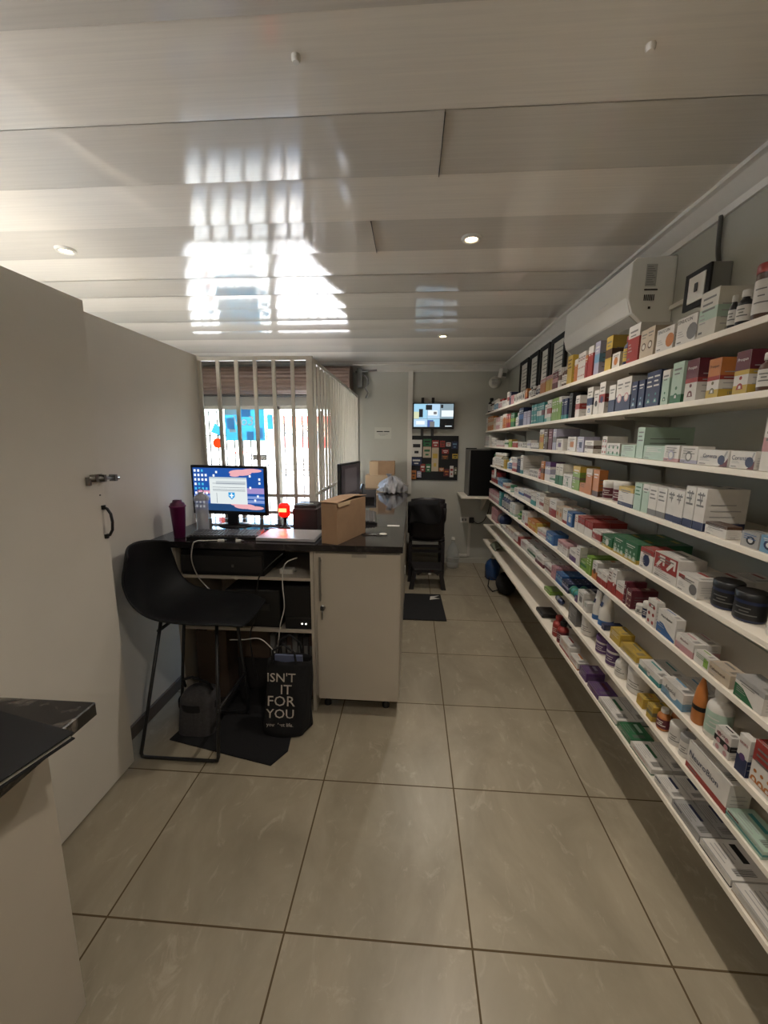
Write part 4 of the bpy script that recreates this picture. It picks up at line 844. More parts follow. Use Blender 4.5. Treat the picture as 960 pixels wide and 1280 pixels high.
def gfx(b, ops, O, U, V, N, w, h, face, base):
    O, U, V, N = map(Vector, (O, U, V, N)); st = [0]
    def pt(u, v): return O+U*(u*w)+V*(v*h)+N*(.0003+.00012*st[0])
    def R(u0, v0, u1, v1, c): b.quad([pt(u0, v0), pt(u1, v0), pt(u1, v1), pt(u0, v1)], pm(c)); st[0] += 1
    def D(u, v, r, c, sy=1, n=12):
        b.quad([O+U*(u*w+r*cos(2*pi*k/n))+V*(v*h+r*sy*sin(2*pi*k/n))+N*(.0003+.00012*st[0]) for k in range(n)], pm(c)); st[0] += 1
    def G(pts, c): b.quad([pt(*p) for p in pts], pm(c)); st[0] += 1
    mn = min(w, h)
    for op in (ops.split(',') if face != 'top' else []):
        k, _, c = op.partition('.')
        bands = {'lo': (0, .2), 'lo2': (0, .45), 'hi': (.76, 1), 'hi2': (.55, 1), 'mid': (.36, .62), 'mid2': (.44, .55), 'midd': (.34, .66)}
        if k in bands and c: R(0, bands[k][0], 1, bands[k][1], c)
    if face == 'top':
        c2 = 'a' if base in 'wicq' else 'G'; c3 = ops or 'G'
        if w > .03 and h > .02:
            R(.12, .62, .6, .78, c3)
            for j in range(4): R(.12, .14+.11*j, .62-.1*(j % 2), .17+.11*j, c2)
            for j in range(6): R(.74+.03*j, .2, .752+.03*j+.006*(j % 2), .7, 'G')
            R(0, 0, 1, .03, c2)
        return
    if face == 'side':
        for i in range(7): R(.3+.05*i, .06, .32+.05*i+.01*(i % 2), .14, 'G' if base in 'wicqa' else 'a')
        for j in range(4): R(.12, .2+.14*j, .85-.13*(j % 2), .225+.14*j, 'a' if base in 'wic' else 'G')
        return
    dark = 'G' if base in 'wicqay' else 'w'
    had = False
    for op in ops.split(','):
        k, _, c = op.partition('.')
        if k == 'ln':
            for j in range(3): R(.15, .82-.13*j, .85-.15*(j % 2), .865-.13*j, c)
            had = True
        elif k == 'blob': D(.5, .45, mn*.28, c)
        elif k == 'blobr': D(.8, .4, mn*.3, c)
        elif k == 'oval': D(.55, .48, mn*.36, c, .8); D(.55, .48, mn*.2, 'w', .8)
        elif k == 'ring': D(.5, .4, mn*.3, c); D(.5, .4, mn*.2, base if base != 'c' else 'i')
        elif k == 'sq': R(.3, .28, .75, .66, c)
        elif k == 'dots':
            n = 3 if w > h else 2
            for i in range(n):
                for j in range(3 if n == 2 else 2): D((i+.55)/n, (j+.5)/(3 if n == 2 else 2)*.9, mn*.13, c)
        elif k in ('fig', 'figs'):
            for uu in ((.5,) if k == 'fig' else (.2, .5, .8)):
                m = mn*.8 if k == 'fig' else mn*.55
                D(uu, .2+.42*m/h*1.15, m*.13, c)
                G([(uu-.3*m/w, .1), (uu+.3*m/w, .1), (uu+.2*m/w, .1+.33*m/h), (uu+.06*m/w, .1+.42*m/h), (uu-.06*m/w, .1+.42*m/h), (uu-.2*m/w, .1+.33*m/h)], c)
                G([(uu-.12*m/w, .12), (uu+.12*m/w, .12), (uu+.08*m/w, .1+.27*m/h), (uu-.08*m/w, .1+.27*m/h)], 'w')
        elif k == 'swr': G([(.72, .0), (1, 0), (1, .55), (.93, .3)], c); G([(.8, .3), (.86, .3), (.98, .95), (.92, .95)], 'a')
        elif k == 'sw': G([(0, .0), (.75, 0), (.6, .2), (.3, .55), (0, .62)], c)
        elif k == 'wave': G([(0, 0), (1, 0), (1, .12), (.8, .2), (.6, .3), (.35, .48), (.2, .5), (.1, .42), (0, .4)], c)
        elif k == 'vee': G([(.3, .9), (.42, .9), (.52, .66), (.52, .55)], c); G([(.52, .55), (.52, .66), (.62, .9), (.72, .9)], c)
        elif k == 'cl': R(.66, .12, .96, .8, c)
        elif k == 'cr': R(.05, .74, .36, .94, c)
        elif k == 'arrows':
            R(.02, .36, .98, .98, 'r')
            for uu in (.1, .55):
                G([(uu+.12, .92), (uu+.36, .92), (uu+.36, .55), (uu+.28, .55), (uu+.28, .74), (uu+.06, .42), (uu, .5), (uu+.19, .82), (uu+.12, .82)], 'w')
            for j in range(3): R(.1, .08+.08*j, .8-.1*j, .11+.08*j, 'a')
        if k == 'word': had = True
    if w > .075:
        for j in range(3): R(.08, .3+.09*j, .42-.06*j, .33+.09*j, dark if dark == 'w' else 'a')
        R(.08, .08, .3, .13, dark)
    if not had:
        R(.16, .8, .84, .85, dark); R(.22, .7, .7, .735, dark)

def carton(w, h, d, base, ops):
    b = MB(); b.box(0, d, -w/2, w/2, 0, h, pm(base))
    gfx(b, ops, (0, w/2, 0), (0, -1, 0), (0, 0, 1), (-1, 0, 0), w, h, 'front', base)
    gfx(b, ops, (0, -w/2, 0), (1, 0, 0), (0, 0, 1), (0, -1, 0), d, h, 'side', base)
    t = ','.join(o for o in ops.split(',') if o[:3] in ('hi.', 'hi2')) ; top = t.split('.')[1] if t else None
    b2 = [o.split('.')[1] for o in ops.split(',') if o.startswith(('hi.', 'hi2.'))]
    if b2: b.quad([(0, -w/2, h+.0003), (d, -w/2, h+.0003), (d, w/2, h+.0003), (0, w/2, h+.0003)], pm(b2[0]))
    ac = [o.split('.')[1] for o in ops.split(',') if '.' in o and o.split('.')[0] not in ('word', 'arrows')]
    ac = [c for c in ac if c != base and c not in 'wa'] or ['']
    gfx(b, ac[0], (0, w/2, h), (0, -1, 0), (1, 0, 0), (0, 0, 1), w, d, 'top', base)
    return b
NAMES = {'C': ('medicine_carton', 'medicine box'), 'B': ('medicine_bottle', 'bottle'), 'J': ('supplement_tub', 'tub'), 'T': ('cream_tube', 'tube'), 'R': ('rolled_packet', 'packet'), 'P': ('squeeze_bottle', 'bottle')}
M_CAPS = {}
def raw(name, b, parent=None):
    o = bpy.data.objects.new(name, b.mesh(name)); COL.objects.link(o)
    if parent is not None: o.parent = parent
    return o
def label_band(b, r, z0, z1, c, base):
    b.lathe(0, 0, [(r+.0005, z0), (r+.0005, z1)], pm(c), 22, cap=False)
    n = 16
    for j in range(3):
        zz = z0+(z1-z0)*(.3+.2*j)
        for i in range(1+j % 2*3, n-1-(j*5) % 6):
            a0 = pi*.95+(pi*.5)*i/n; a1 = pi*.95+(pi*.5)*(i+1)/n; rr = r+.0014
            b.quad([(rr*cos(a0), rr*sin(a0), zz), (rr*cos(a1), rr*sin(a1), zz), (rr*cos(a1), rr*sin(a1), zz+.0032), (rr*cos(a0), rr*sin(a0), zz+.0032)], pm('G' if c in 'wiady' else 'w'))
def product(k, w, h, d, base, g):
    """one product with its parts; origin at the middle of the front bottom edge"""
    if k == 'C':
        o = raw('medicine_carton', carton(w, h, d, base, g))
        for op in g.split(','):
            q = op.split('.')
            if q[0] == 'word':
                v, size = {'t': (.80, h*.16), 'm': (.6, h*.36), '1': (.86, h*.2)}[q[3]]
                u = .42 if q[3] in 'm1' else .5
                WORLD[o.name] = Vector((0, 0, 0))
                word(q[1], max(size, .012), pm(q[2]), (-.0012, w/2-u*w, v*h), (0, -1, 0), (0, 0, 1), o, wmax=w*.72, ext=.0001)
        return o
    cap, lab = g.split(',')
    if k in 'BJ':
        r = min(w/2-.001, .048 if k == 'J' else .036, h*.5)
        if k == 'B':
            ch = min(.03, h*.2); bh = h-ch; rn = r*.5
            b = MB().lathe(0, 0, [(r*.92, 0), (r, .004), (r, bh*.74), (r*.86, bh*.86), (rn, bh*.95), (rn, bh)], pm(base), 22)
            o = raw('medicine_bottle', b); raw('cap', MB().lathe(0, 0, [(rn*1.15, bh+.0005), (rn*1.2, bh+.004), (rn*1.2, h-.003), (rn*1.05, h)], pm(cap), 18), o)
            b = MB(); label_band(b, r, bh*.14, bh*.7, lab, base); raw('label', b, o)
        else:
            ch = min(.024, h*.26); bh = h-ch
            b = MB().lathe(0, 0, [(r*.9, 0), (r*.97, .004), (r*.97, bh)], pm(base), 24)
            o = raw('supplement_tub', b); raw('lid', MB().lathe(0, 0, [(r, bh+.0005), (r*1.01, bh+.003), (r*1.01, h-.003), (r*.93, h)], pm(cap), 24), o)
            b = MB(); label_band(b, r*.97, bh*.12, bh*.86, lab, base); raw('label', b, o)
        for c in [o]+list(o.children): c.data.transform(Matrix.Translation((r*1.02+.001, 0, 0)))
        return o
    if k == 'T':
        r = w/2-.002; hb = h*.17; n = 20; v = []
        b = MB(); rings = [(1, 1, hb), (1, 1, h*.4), (1.05, .6, h*.75), (1.12, .12, h)]
        for sx, sy, z in rings: v += [(r*sy*cos(2*pi*q/n), r*sx*sin(2*pi*q/n), z) for q in range(n)]
        f = [(i*n+q, i*n+(q+1) % n, (i+1)*n+(q+1) % n, (i+1)*n+q) for i in range(3) for q in range(n)]
        b.add(v, f, pm(base), True); b.quad([(-r*.9, -r*.35, h*.58), (-r*.9, r*.35, h*.58), (-r*.72, r*.35, h*.72), (-r*.72, -r*.35, h*.72)], pm(lab))
        o = raw('cream_tube', b); raw('cap', MB().lathe(0, 0, [(r*1.02, 0), (r*1.02, hb-.0005)], pm(cap), 20), o)
        for c in [o]+list(o.children): c.data.transform(Matrix.Translation((r*1.05+.002, 0, 0)))
        return o
    if k == 'R':
        r = h/2; b = MB(); b.X = Matrix.Translation((r+.002, -w/2, r+.001)) @ Matrix.Rotation(-pi/2, 4, 'X'); b.lathe(0, 0, [(r*.5, 0), (r, w*.12), (r*.95, w*.5), (r, w*.88), (r*.5, w)], pm(base), 18); o = raw('rolled_packet', b)
        b = MB(); b.X = Matrix.Translation((r+.002, -w/2, r+.001)) @ Matrix.Rotation(-pi/2, 4, 'X'); b.lathe(0, 0, [(r*.99+.001, w*.35), (r*.99+.001, w*.7)], pm(lab), 18, cap=False); raw('label', b, o)
        return o
    if k == 'P':
        r = .021; b = MB().lathe(0, 0, [(r*.9, 0), (r, .005), (r, h*.45), (r*.8, h*.7), (.004, h)], pm(base), 20, sx=.8); o = raw('squeeze_bottle', b)
        raw('label', MB().lathe(0, 0, [(r+.0006, h*.3), (r+.0006, h*.4)], pm(lab), 20, cap=False, sx=.81), o)
        for c in [o]+list(o.children): c.data.transform(Matrix.Translation((r, 0, 0)))
        return o
def dup(o):
    n = o.copy(); COL.objects.link(n)
    for ch in o.children: c = ch.copy(); COL.objects.link(c); c.parent = n
    return n
ITEMS = """1;5.047;4.919;0.168;1;1;0.03;B;d;d,w;small black medicine bottle;0.00
1;4.917;4.682;0.117;2;1;0.04;B;B;w,w;small brown medicine bottle with white lid;0.00
1;4.680;4.467;0.117;2;1;0.04;B;w;w,s;short white medicine bottle with blue label;0.00
1;4.455;4.246;0.096;2;1;0.04;B;w;r,p;short white medicine bottle with red cap;0.00
1;4.224;4.016;0.060;1;1;0.05;C;w;ln.G;low plain white medicine box;0.00
1;4.010;3.917;0.123;1;1;0.06;C;w;mid.r;tall white medicine box with red stripe;0.00
1;3.908;3.852;0.113;1;1;0.06;C;n;ln.w;slim dark blue medicine box;0.00
1;3.843;3.741;0.076;2;1;0.05;C;p;ln.r;low pink medicine box;0.00
1;3.724;3.404;0.070;5;1;0.05;C;w;blob.d;low white medicine box with black print;0.00
1;3.390;3.324;0.079;2;1;0.05;C;o;lo.r;narrow orange and red medicine box;0.00
1;3.313;3.242;0.082;1;1;0.04;B;w;d,w;white medicine bottle with black cap;0.00
1;3.231;3.135;0.075;2;1;0.04;B;B;w,w;brown glass bottle with white cap;0.00
1;3.124;3.005;0.073;2;1;0.04;B;w;w,n;white medicine bottle with navy label;0.00
1;2.995;2.883;0.091;3;1;0.06;C;o;hi.p;orange medicine box with pink top;0.00
1;2.876;2.756;0.097;3;1;0.06;C;y;hi.p;amber medicine box with pink top;0.00
1;2.749;2.658;0.101;3;1;0.06;C;m;mid.p;magenta medicine box;0.00
1;2.649;2.607;0.114;1;1;0.06;C;w;mid.B;white and brown medicine box;0.00
1;2.599;2.525;0.110;2;1;0.04;B;B;a,w;brown bottle with silver cap;0.00
1;2.510;2.438;0.153;1;1;0.07;C;y;ln.B;tall deep yellow medicine box;0.00
1;2.404;2.358;0.116;1;1;0.06;C;o;hi.w;orange box with white top;0.00
1;2.354;2.254;0.137;3;1;0.06;C;w;dots.r;tall white box with coloured dots;0.00
1;2.252;2.223;0.110;1;1;0.06;C;r;hi.o;slim red and orange box;0.00
1;2.220;2.159;0.144;2;1;0.06;C;r;hi.w;red medicine box with white top;0.00
1;2.151;2.097;0.151;1;1;0.12;C;l;mid.s;tall blue grey medicine box;0.00
1;2.030;1.970;0.146;1;1;0.16;C;y;mid.B;tall bright yellow box;0.00
1;1.963;1.896;0.062;1;1;0.04;C;w;blob.o;low white box with orange blob;0.00
1;1.884;1.842;0.115;1;1;0.04;B;n;r,y;dark bottle with red cap and yellow label;0.00
1;1.839;1.753;0.142;1;1;0.12;C;w;midd.r,lo2.r;white box with wide red bands;0.00
1;1.740;1.639;0.102;2;1;0.09;C;c;ring.B;beige gold perfumed box;0.00
1;1.625;1.525;0.077;1;1;0.04;C;w;blobr.o,word.SINUCON.d.1;white carton with orange patch;0.00
1;1.517;1.418;0.084;1;1;0.04;C;w;blobr.G,word.SINUCON.d.1;white carton with grey patch;0.00
1;1.408;1.330;0.129;1;1;0.09;C;i;mid.q,ln.G;big white and pale green carton;0.00
1;1.300;1.274;0.089;1;1;0.05;B;d;w,w;small black bottle with white cap;0.00
1;1.270;1.232;0.091;1;1;0.06;B;d;w,w;large black bottle with white cap;0.00
1;1.222;1.168;0.135;1;1;0.09;J;B;r,w;large supplement jar with red lid;0.00
1;1.163;1.125;0.126;1;1;0.08;J;w;w,v;white supplement jar with purple label;0.00
2;5.141;4.953;0.153;1;1;0.05;J;w;w,w;small white jar;0.00
2;4.943;4.636;0.153;3;1;0.06;C;o;mid.c;slim orange medicine box;0.00
2;4.627;4.480;0.128;2;1;0.06;C;c;ln.B;slim beige medicine box;0.00
2;4.463;4.279;0.119;2;1;0.06;C;p;mid.w;slim pink and white box;0.00
2;4.264;4.150;0.123;1;1;0.06;C;w;ln.G;plain white upright box;0.00
2;4.139;3.985;0.133;2;1;0.06;C;o;hi.w;orange box with white top third;0.00
2;3.978;3.826;0.123;2;1;0.06;C;r;mid.o;tomato red box;0.00
2;3.811;3.674;0.120;2;1;0.06;C;g;mid.e;green box;0.00
2;3.666;3.598;0.112;1;1;0.05;B;q;w,w;mint bottle with white cap;0.00
2;3.592;3.540;0.117;1;1;0.05;B;l;l,w;lilac bottle;0.00
2;3.532;3.400;0.141;3;1;0.08;C;n;mid.b;tall royal blue box;0.00
2;3.384;3.203;0.102;4;1;0.08;C;l;ln.m;lilac grey box with dark print;0.00
2;3.163;3.035;0.133;3;1;0.08;C;t;dots.w;teal and white patterned box;0.00
2;3.029;2.926;0.132;3;1;0.08;C;t;mid.w;plain teal box;0.00
2;2.922;2.871;0.132;1;1;0.08;C;t;mid.m;teal box with maroon stripe;0.00
2;2.866;2.816;0.111;1;1;0.06;C;w;lo.t;white box with teal foot;0.00
2;2.807;2.733;0.133;2;1;0.08;C;w;lo.q,mid.r;white box with red band and mint foot;0.00
2;2.722;2.597;0.134;3;1;0.08;C;e;blob.w;lime green box with white oval;0.00
2;2.592;2.546;0.134;1;1;0.08;C;e;hi.w;lime box with white top;0.00
2;2.538;2.455;0.114;3;1;0.08;C;n;lo.t;navy box with teal foot;0.00
2;2.431;2.386;0.135;1;1;0.12;C;d;ln.G;black upright box;0.00
2;2.335;2.280;0.111;1;1;0.10;C;w;mid.r;white box with red middle;0.00
2;2.191;2.126;0.135;1;1;0.06;C;w;fig.b,mid.n;tall white box with blue figure;0.00
2;2.116;2.063;0.113;1;1;0.06;C;w;blob.d;white box with dark lungs mark;0.00
2;2.056;1.997;0.142;1;1;0.07;C;w;mid.r,blob.n;tall white and red box;0.00
2;1.958;1.900;0.116;1;1;0.06;C;w;lo2.n;white and navy box;0.00
2;1.896;1.768;0.132;2;1;0.07;C;w;lo2.n,ring.p;white topped navy box with pink ring;0.00
2;1.762;1.674;0.105;2;1;0.09;C;n;fig.s;dark navy box with pale blue figure;0.00
2;1.664;1.569;0.125;2;1;0.09;C;n;fig.t,ln.w;tall navy box with turquoise figure;0.00
2;1.558;1.516;0.116;1;1;0.09;C;q;hi.w,fig.g;pale green box with white top;0.00
2;1.509;1.451;0.132;1;1;0.09;C;q;fig.g,lo.g;tall mint green box with figure;0.00
2;1.437;1.380;0.127;1;1;0.12;C;w;hi2.m,mid2.r,fig.m,word.Prospan.w.t;white box with dark maroon top;0.00
2;1.330;1.280;0.110;1;1;0.09;C;w;hi2.o,mid2.r,fig.k,lo.y,word.Prospan.B.t;white box with orange top;0.00
2;1.231;1.181;0.111;1;1;0.09;C;w;hi2.m,mid2.y,fig.r,lo.y,word.Prospan.w.t;white box with crimson top and yellow band;0.00
2;1.169;1.125;0.095;1;1;0.08;B;B;w,w;brown syrup bottle with white label and cap;0.00
2;1.118;1.083;0.096;1;1;0.08;B;B;w,w;brown syrup bottle with mint label;0.00
3;5.076;4.781;0.115;2;1;0.07;C;w;ln.p;upright white and pink box;0.00
3;4.752;4.580;0.087;1;1;0.05;J;w;w,w;small white cream jar;0.00
3;4.567;4.417;0.063;1;1;0.05;J;w;a,w;small white jar with grey lid;0.00
3;4.392;4.058;0.058;4;2;0.05;C;w;lo.p;low white and pink box;0.00
3;3.996;3.853;0.064;2;1;0.05;C;w;mid.g;low white and green box;0.00
3;3.843;3.737;0.068;2;1;0.05;C;e;hi.y;low lime and yellow box;0.00
3;3.701;3.527;0.052;2;1;0.05;C;r;hi.w;low red box with white top;0.00
3;3.512;3.364;0.044;2;1;0.05;C;w;blob.d;low white box with black square;0.00
3;3.350;3.242;0.045;2;1;0.05;C;w;dots.G;low white box with grey dots;0.00
3;3.227;3.127;0.060;2;1;0.05;C;w;mid.l;white and lilac box;0.00
3;3.120;2.941;0.041;3;1;0.05;C;w;lo.G;flat white box with grey foot;0.00
3;2.923;2.841;0.131;1;1;0.08;C;y;hi.w,mid.o;tall yellow box with white top;0.00
3;2.836;2.758;0.132;1;1;0.08;C;B;mid.k;tall brown box;0.00
3;2.749;2.678;0.130;1;1;0.08;C;m;ln.p;tall maroon box;0.00
3;2.669;2.608;0.128;1;1;0.14;C;l;mid.G;tall lilac grey box;0.00
3;2.593;2.482;0.068;1;1;0.08;C;w;sq.v;white box with purple square;0.00
3;2.408;2.291;0.079;1;1;0.07;C;w;sq.o;white box with orange square;0.00
3;2.271;2.187;0.079;1;1;0.08;C;l;sq.n;pale blue box with navy square;0.00
3;2.165;2.065;0.061;1;1;0.08;C;w;mid.B;white box with brown band;0.00
3;1.975;1.928;0.082;1;1;0.09;C;w;dots.r;upright white box with red dots;0.00
3;1.924;1.807;0.053;1;1;0.08;C;w;dots.g,lo.q;mint box with green dots;0.00
3;1.802;1.693;0.049;1;1;0.06;C;q;ln.G;flat pale sage box;0.00
3;1.686;1.637;0.117;1;1;0.18;C;q;ln.G;tall sage green box;0.00
3;1.634;1.503;0.050;1;1;0.06;C;q;ln.w;wide flat sage box;0.00
3;1.497;1.416;0.054;1;1;0.05;C;w;ln.G,lo.p,ring.l;white box with pink foot;0.00
3;1.412;1.332;0.053;1;1;0.05;C;w;lo.l,ring.G,ln.G;white box with lilac foot;0.00
3;1.328;1.205;0.046;1;1;0.04;C;w;swr.m,word.Corenza.n.m,blobr.n;flat white box with maroon swoosh;0.00
3;1.200;1.116;0.046;1;1;0.04;C;w;swr.m,word.Corenza.n.m,blobr.n;flat white box with maroon swoosh;0.00
3;1.099;1.049;0.133;1;1;0.08;C;w;ln.G,mid.p;tall white carton with small print;0.00
4;4.677;4.451;0.118;1;1;0.05;B;w;g,w;white spray bottle with green top;0.00
4;4.442;4.188;0.141;3;1;0.05;J;c;w,w;beige jar with white lid;0.00
4;4.176;4.006;0.144;2;1;0.05;B;k;w,w;olive bottle;0.00
4;4.004;3.914;0.084;2;1;0.04;C;y;ln.o;low yellow box;0.00
4;3.900;3.820;0.097;1;1;0.04;B;w;s,s;white bottle with sky blue cap;0.00
4;3.813;3.685;0.116;2;1;0.05;B;w;w,b;white bottle with blue label;0.00
4;3.668;3.503;0.122;3;1;0.06;C;w;mid.p,lo.r;white and pink upright box;0.00
4;3.495;3.408;0.110;2;1;0.06;C;n;ln.w;navy upright box;0.00
4;3.393;3.312;0.144;1;1;0.16;C;w;lo.t;white and teal tall box;0.00
4;3.291;3.139;0.036;2;1;0.04;C;w;ln.G;low white box;0.00
4;3.124;2.920;0.054;2;1;0.04;C;w;dots.d;low white box with dark dots;0.00
4;2.913;2.859;0.103;1;1;0.05;B;r;p,p;pink capped red bottle;0.00
4;2.854;2.793;0.123;1;1;0.06;C;o;mid.B;tall orange box;0.00
4;2.773;2.669;0.124;2;1;0.09;C;w;hi.v,mid.l;white box with violet top;0.00
4;2.663;2.571;0.047;1;1;0.04;C;w;mid.g;low white box with green band;0.00
4;2.561;2.444;0.122;2;1;0.12;C;i;lo2.g;ivory box with dark green lower half;0.00
4;2.430;2.301;0.071;1;1;0.06;C;w;fig.g;white box with green W mark;0.00
4;2.292;2.197;0.126;1;1;0.10;C;e;hi.y,mid2.k;lime green box with yellow top;0.00
4;2.195;2.121;0.047;1;1;0.05;C;o;ln.B;low orange box;0.00
4;2.116;2.045;0.125;1;1;0.04;C;o;hi.c;tall slim pale orange box;0.00
4;2.043;1.978;0.126;1;1;0.04;C;o;lo.B;tall slim orange box;0.00
4;1.961;1.883;0.085;1;1;0.05;J;w;w,m;white lidded jar with maroon label;0.00
4;1.871;1.788;0.090;1;1;0.05;J;w;w,m;white lidded jar with maroon label;0.00
4;1.783;1.667;0.078;1;1;0.06;C;w;hi.y,lo.n;low box with yellow top and navy foot;0.00
4;1.658;1.608;0.107;1;1;0.08;C;q;ln.g;tall mint box;0.00
4;1.606;1.563;0.107;1;1;0.09;C;q;hi.w;tall pale mint box;0.00
4;1.561;1.457;0.106;2;1;0.09;C;w;lo.G,ln.G;tall glossy white box with grey foot;0.00
4;1.454;1.362;0.109;2;1;0.09;C;w;lo.n,vee.G;white box with grey V and navy foot;0.00
4;1.357;1.264;0.129;2;1;0.12;C;w;lo.n,vee.G,ln.G;largest white box with V and navy foot;0.00
4;1.257;1.172;0.035;1;1;0.04;C;w;hi.B,ln.G;flat white carton with dark top stripe;0.00
4;1.118;1.061;0.039;1;1;0.04;C;a;oval.d,ln.b;pale blue box with black oval;0.00
4;1.057;1.010;0.043;1;1;0.04;C;s;oval.n;sky blue box with dark oval;0.00
5;4.560;4.238;0.118;3;2;0.04;C;r;mid.w;small red and white box;0.00
5;4.214;3.994;0.070;2;2;0.04;C;s;mid.b;small sky blue box;0.00
5;3.983;3.824;0.046;2;2;0.04;C;w;mid.r;small white box with red band;0.00
5;3.792;3.549;0.059;1;1;0.08;J;t;g,q;green jar with green lid;0.00
5;3.532;3.399;0.060;1;2;0.05;C;w;ln.r;small white box with red print;0.00
5;3.391;3.244;0.071;2;2;0.05;C;w;mid.b;small white box with blue band;0.00
5;3.230;3.052;0.087;3;2;0.05;C;w;mid.v;white box with purple band;0.00
5;3.039;2.926;0.077;2;1;0.05;C;w;lo2.t;white box with teal lower half;0.00
5;2.915;2.839;0.104;1;1;0.14;C;w;ln.G;tall narrow white box;0.00
5;2.833;2.746;0.081;1;2;0.07;C;w;mid.r;white box with red panel;0.00
5;2.741;2.636;0.097;3;2;0.07;C;c;ln.B;beige box with brown print;0.00
5;2.625;2.506;0.105;1;2;0.06;C;w;lo2.r;white and red box;0.00
5;2.498;2.397;0.080;2;2;0.06;C;c;blob.o;cream box with orange spot;0.00
5;2.389;2.319;0.085;1;2;0.06;C;w;lo.r;white box with red foot;0.00
5;2.317;2.243;0.079;1;1;0.07;C;b;sq.w;blue box with pale square;0.00
5;2.211;2.175;0.080;1;2;0.08;C;w;ln.r;narrow white box with red print;0.00
5;2.171;2.088;0.083;2;2;0.08;C;w;hi2.r;white box with scarlet top;0.00
5;2.082;1.994;0.079;2;2;0.08;C;w;hi2.r,ln.r;white box with broad scarlet top;0.00
5;1.989;1.898;0.053;1;2;0.08;C;r;hi.w,lo.w;red and white carton;0.00
5;1.885;1.790;0.055;1;1;0.09;C;g;lo.y,blob.w;small green and yellow box;0.00
5;1.782;1.591;0.078;2;2;0.10;C;g;lo.y,figs.q;large green and yellow box;0.00
5;1.573;1.489;0.080;1;1;0.09;C;w;hi.r,blob.n;white box with dark animal picture;0.00
5;1.481;1.349;0.089;1;1;0.09;C;w;arrows.w;white box with two white arrows on red;0.00
5;1.346;1.248;0.058;1;3;0.08;C;w;cr.r,blobr.G;low white box with grey bird picture;0.00
5;1.238;1.160;0.080;1;1;0.07;J;n;d,d;dark supplement jar with black lid;0.01
5;1.156;1.078;0.080;1;1;0.07;J;n;d,d;dark supplement jar with black lid;0.01
5;1.045;0.985;0.068;1;1;0.04;J;w;w,w;small white tub;0.02
5;0.980;0.920;0.068;1;1;0.04;J;w;w,w;small white tub;0.02
6;4.657;4.139;0.106;4;1;0.06;C;p;mid.w;small pink striped box;0.00
6;4.124;4.030;0.138;1;1;0.08;C;t;ln.w;tall teal box;0.00
6;4.022;3.665;0.131;4;3;0.04;B;n;w,a;dark bottle with white cap;0.00
6;3.647;3.477;0.103;2;1;0.07;C;w;lo.q,ln.g;white and pale green box;0.00
6;3.469;3.290;0.065;1;1;0.08;B;e;g,g;green bottle with green cap;0.00
6;3.258;3.157;0.094;1;1;0.07;C;w;sq.p;white box with magenta square;0.00
6;3.148;3.086;0.107;1;1;0.07;C;w;lo.r;slim white box with red foot;0.00
6;3.073;2.883;0.072;2;2;0.05;C;o;mid.y;orange box with yellow band;0.00
6;2.877;2.833;0.069;1;1;0.06;C;y;ln.r;narrow yellow box;0.00
6;2.825;2.660;0.052;3;1;0.07;C;w;mid.p;low white and pink box;0.00
6;2.650;2.510;0.067;1;1;0.09;C;b;sq.s;bright blue box with pale window;0.00
6;2.431;2.267;0.064;2;1;0.07;C;w;hi.p,ln.m;low white box with pink top;0.00
6;2.249;2.153;0.066;1;1;0.07;C;w;lo2.v;low white box with purple foot;0.00
6;2.150;2.104;0.103;1;1;0.09;C;w;ln.G;upright white box;0.00
6;2.099;2.024;0.051;1;1;0.09;C;e;mid.g;low lime green box;0.00
6;2.019;1.969;0.092;2;1;0.14;C;e;ln.w;upright lime box;0.00
6;1.959;1.909;0.085;1;1;0.12;C;w;lo2.o,blob.B;white box with orange lower half;0.00
6;1.898;1.805;0.064;2;2;0.07;C;w;lo2.r;low white box with dark red foot;0.00
6;1.800;1.765;0.101;1;1;0.10;C;w;lo2.r,ln.m;upright white box with red lower half;0.00
6;1.762;1.727;0.111;1;1;0.12;C;w;lo2.r,ring.r;upright white box with red ring;0.00
6;1.724;1.661;0.072;1;1;0.07;C;w;lo2.r;low white and red box;0.00
6;1.658;1.642;0.093;1;1;0.08;C;m;dots.w;maroon box with white circles;0.00
6;1.640;1.631;0.069;1;1;0.08;C;w;dots.m;white box with maroon circles;0.00
6;1.629;1.593;0.076;1;1;0.10;C;m;dots.c;dark maroon box with cream circles;0.00
6;1.574;1.537;0.038;1;1;0.06;J;w;w,w;low round white tub;0.00
6;1.532;1.497;0.066;1;1;0.06;J;w;w,n;white tub with navy label;0.00
6;1.486;1.433;0.096;1;1;0.03;C;w;dots.r;white box with three round red pictures;0.00
6;1.424;1.322;0.083;1;1;0.03;C;w;wave.b,word.Macrobuter.d.t;white box with blue wave;0.00
6;1.315;1.229;0.048;1;2;0.04;C;w;lo2.p,word.Alcoban.m.t;white and pink medicine box;0.00
6;1.227;1.163;0.038;1;1;0.03;C;w;cl.e,ln.g;flat cream box with lime patch;0.00
6;1.160;1.080;0.039;1;1;0.05;C;c;word.Cybernerol.B.m;cream carton with dark brown lettering;0.00
6;1.063;0.972;0.060;1;1;0.06;C;w;sw.g,hi.a;white carton with dark green swoosh;0.00
7;4.451;4.173;0.135;3;1;0.05;C;p;ln.m;small pink box;0.00
7;4.161;4.000;0.115;1;1;0.09;R;n;d,G;dark blue packet;0.00
7;3.977;3.773;0.032;2;1;0.05;C;w;ln.d;low white box with black print;0.00
7;3.806;3.600;0.133;1;1;0.09;R;d;d,v;black packet;0.12
7;3.766;3.464;0.070;3;2;0.05;C;w;hi.c,ln.r;low cream and white box;0.00
7;3.455;3.329;0.071;1;2;0.05;C;w;lo.r;low white box with red foot;0.00
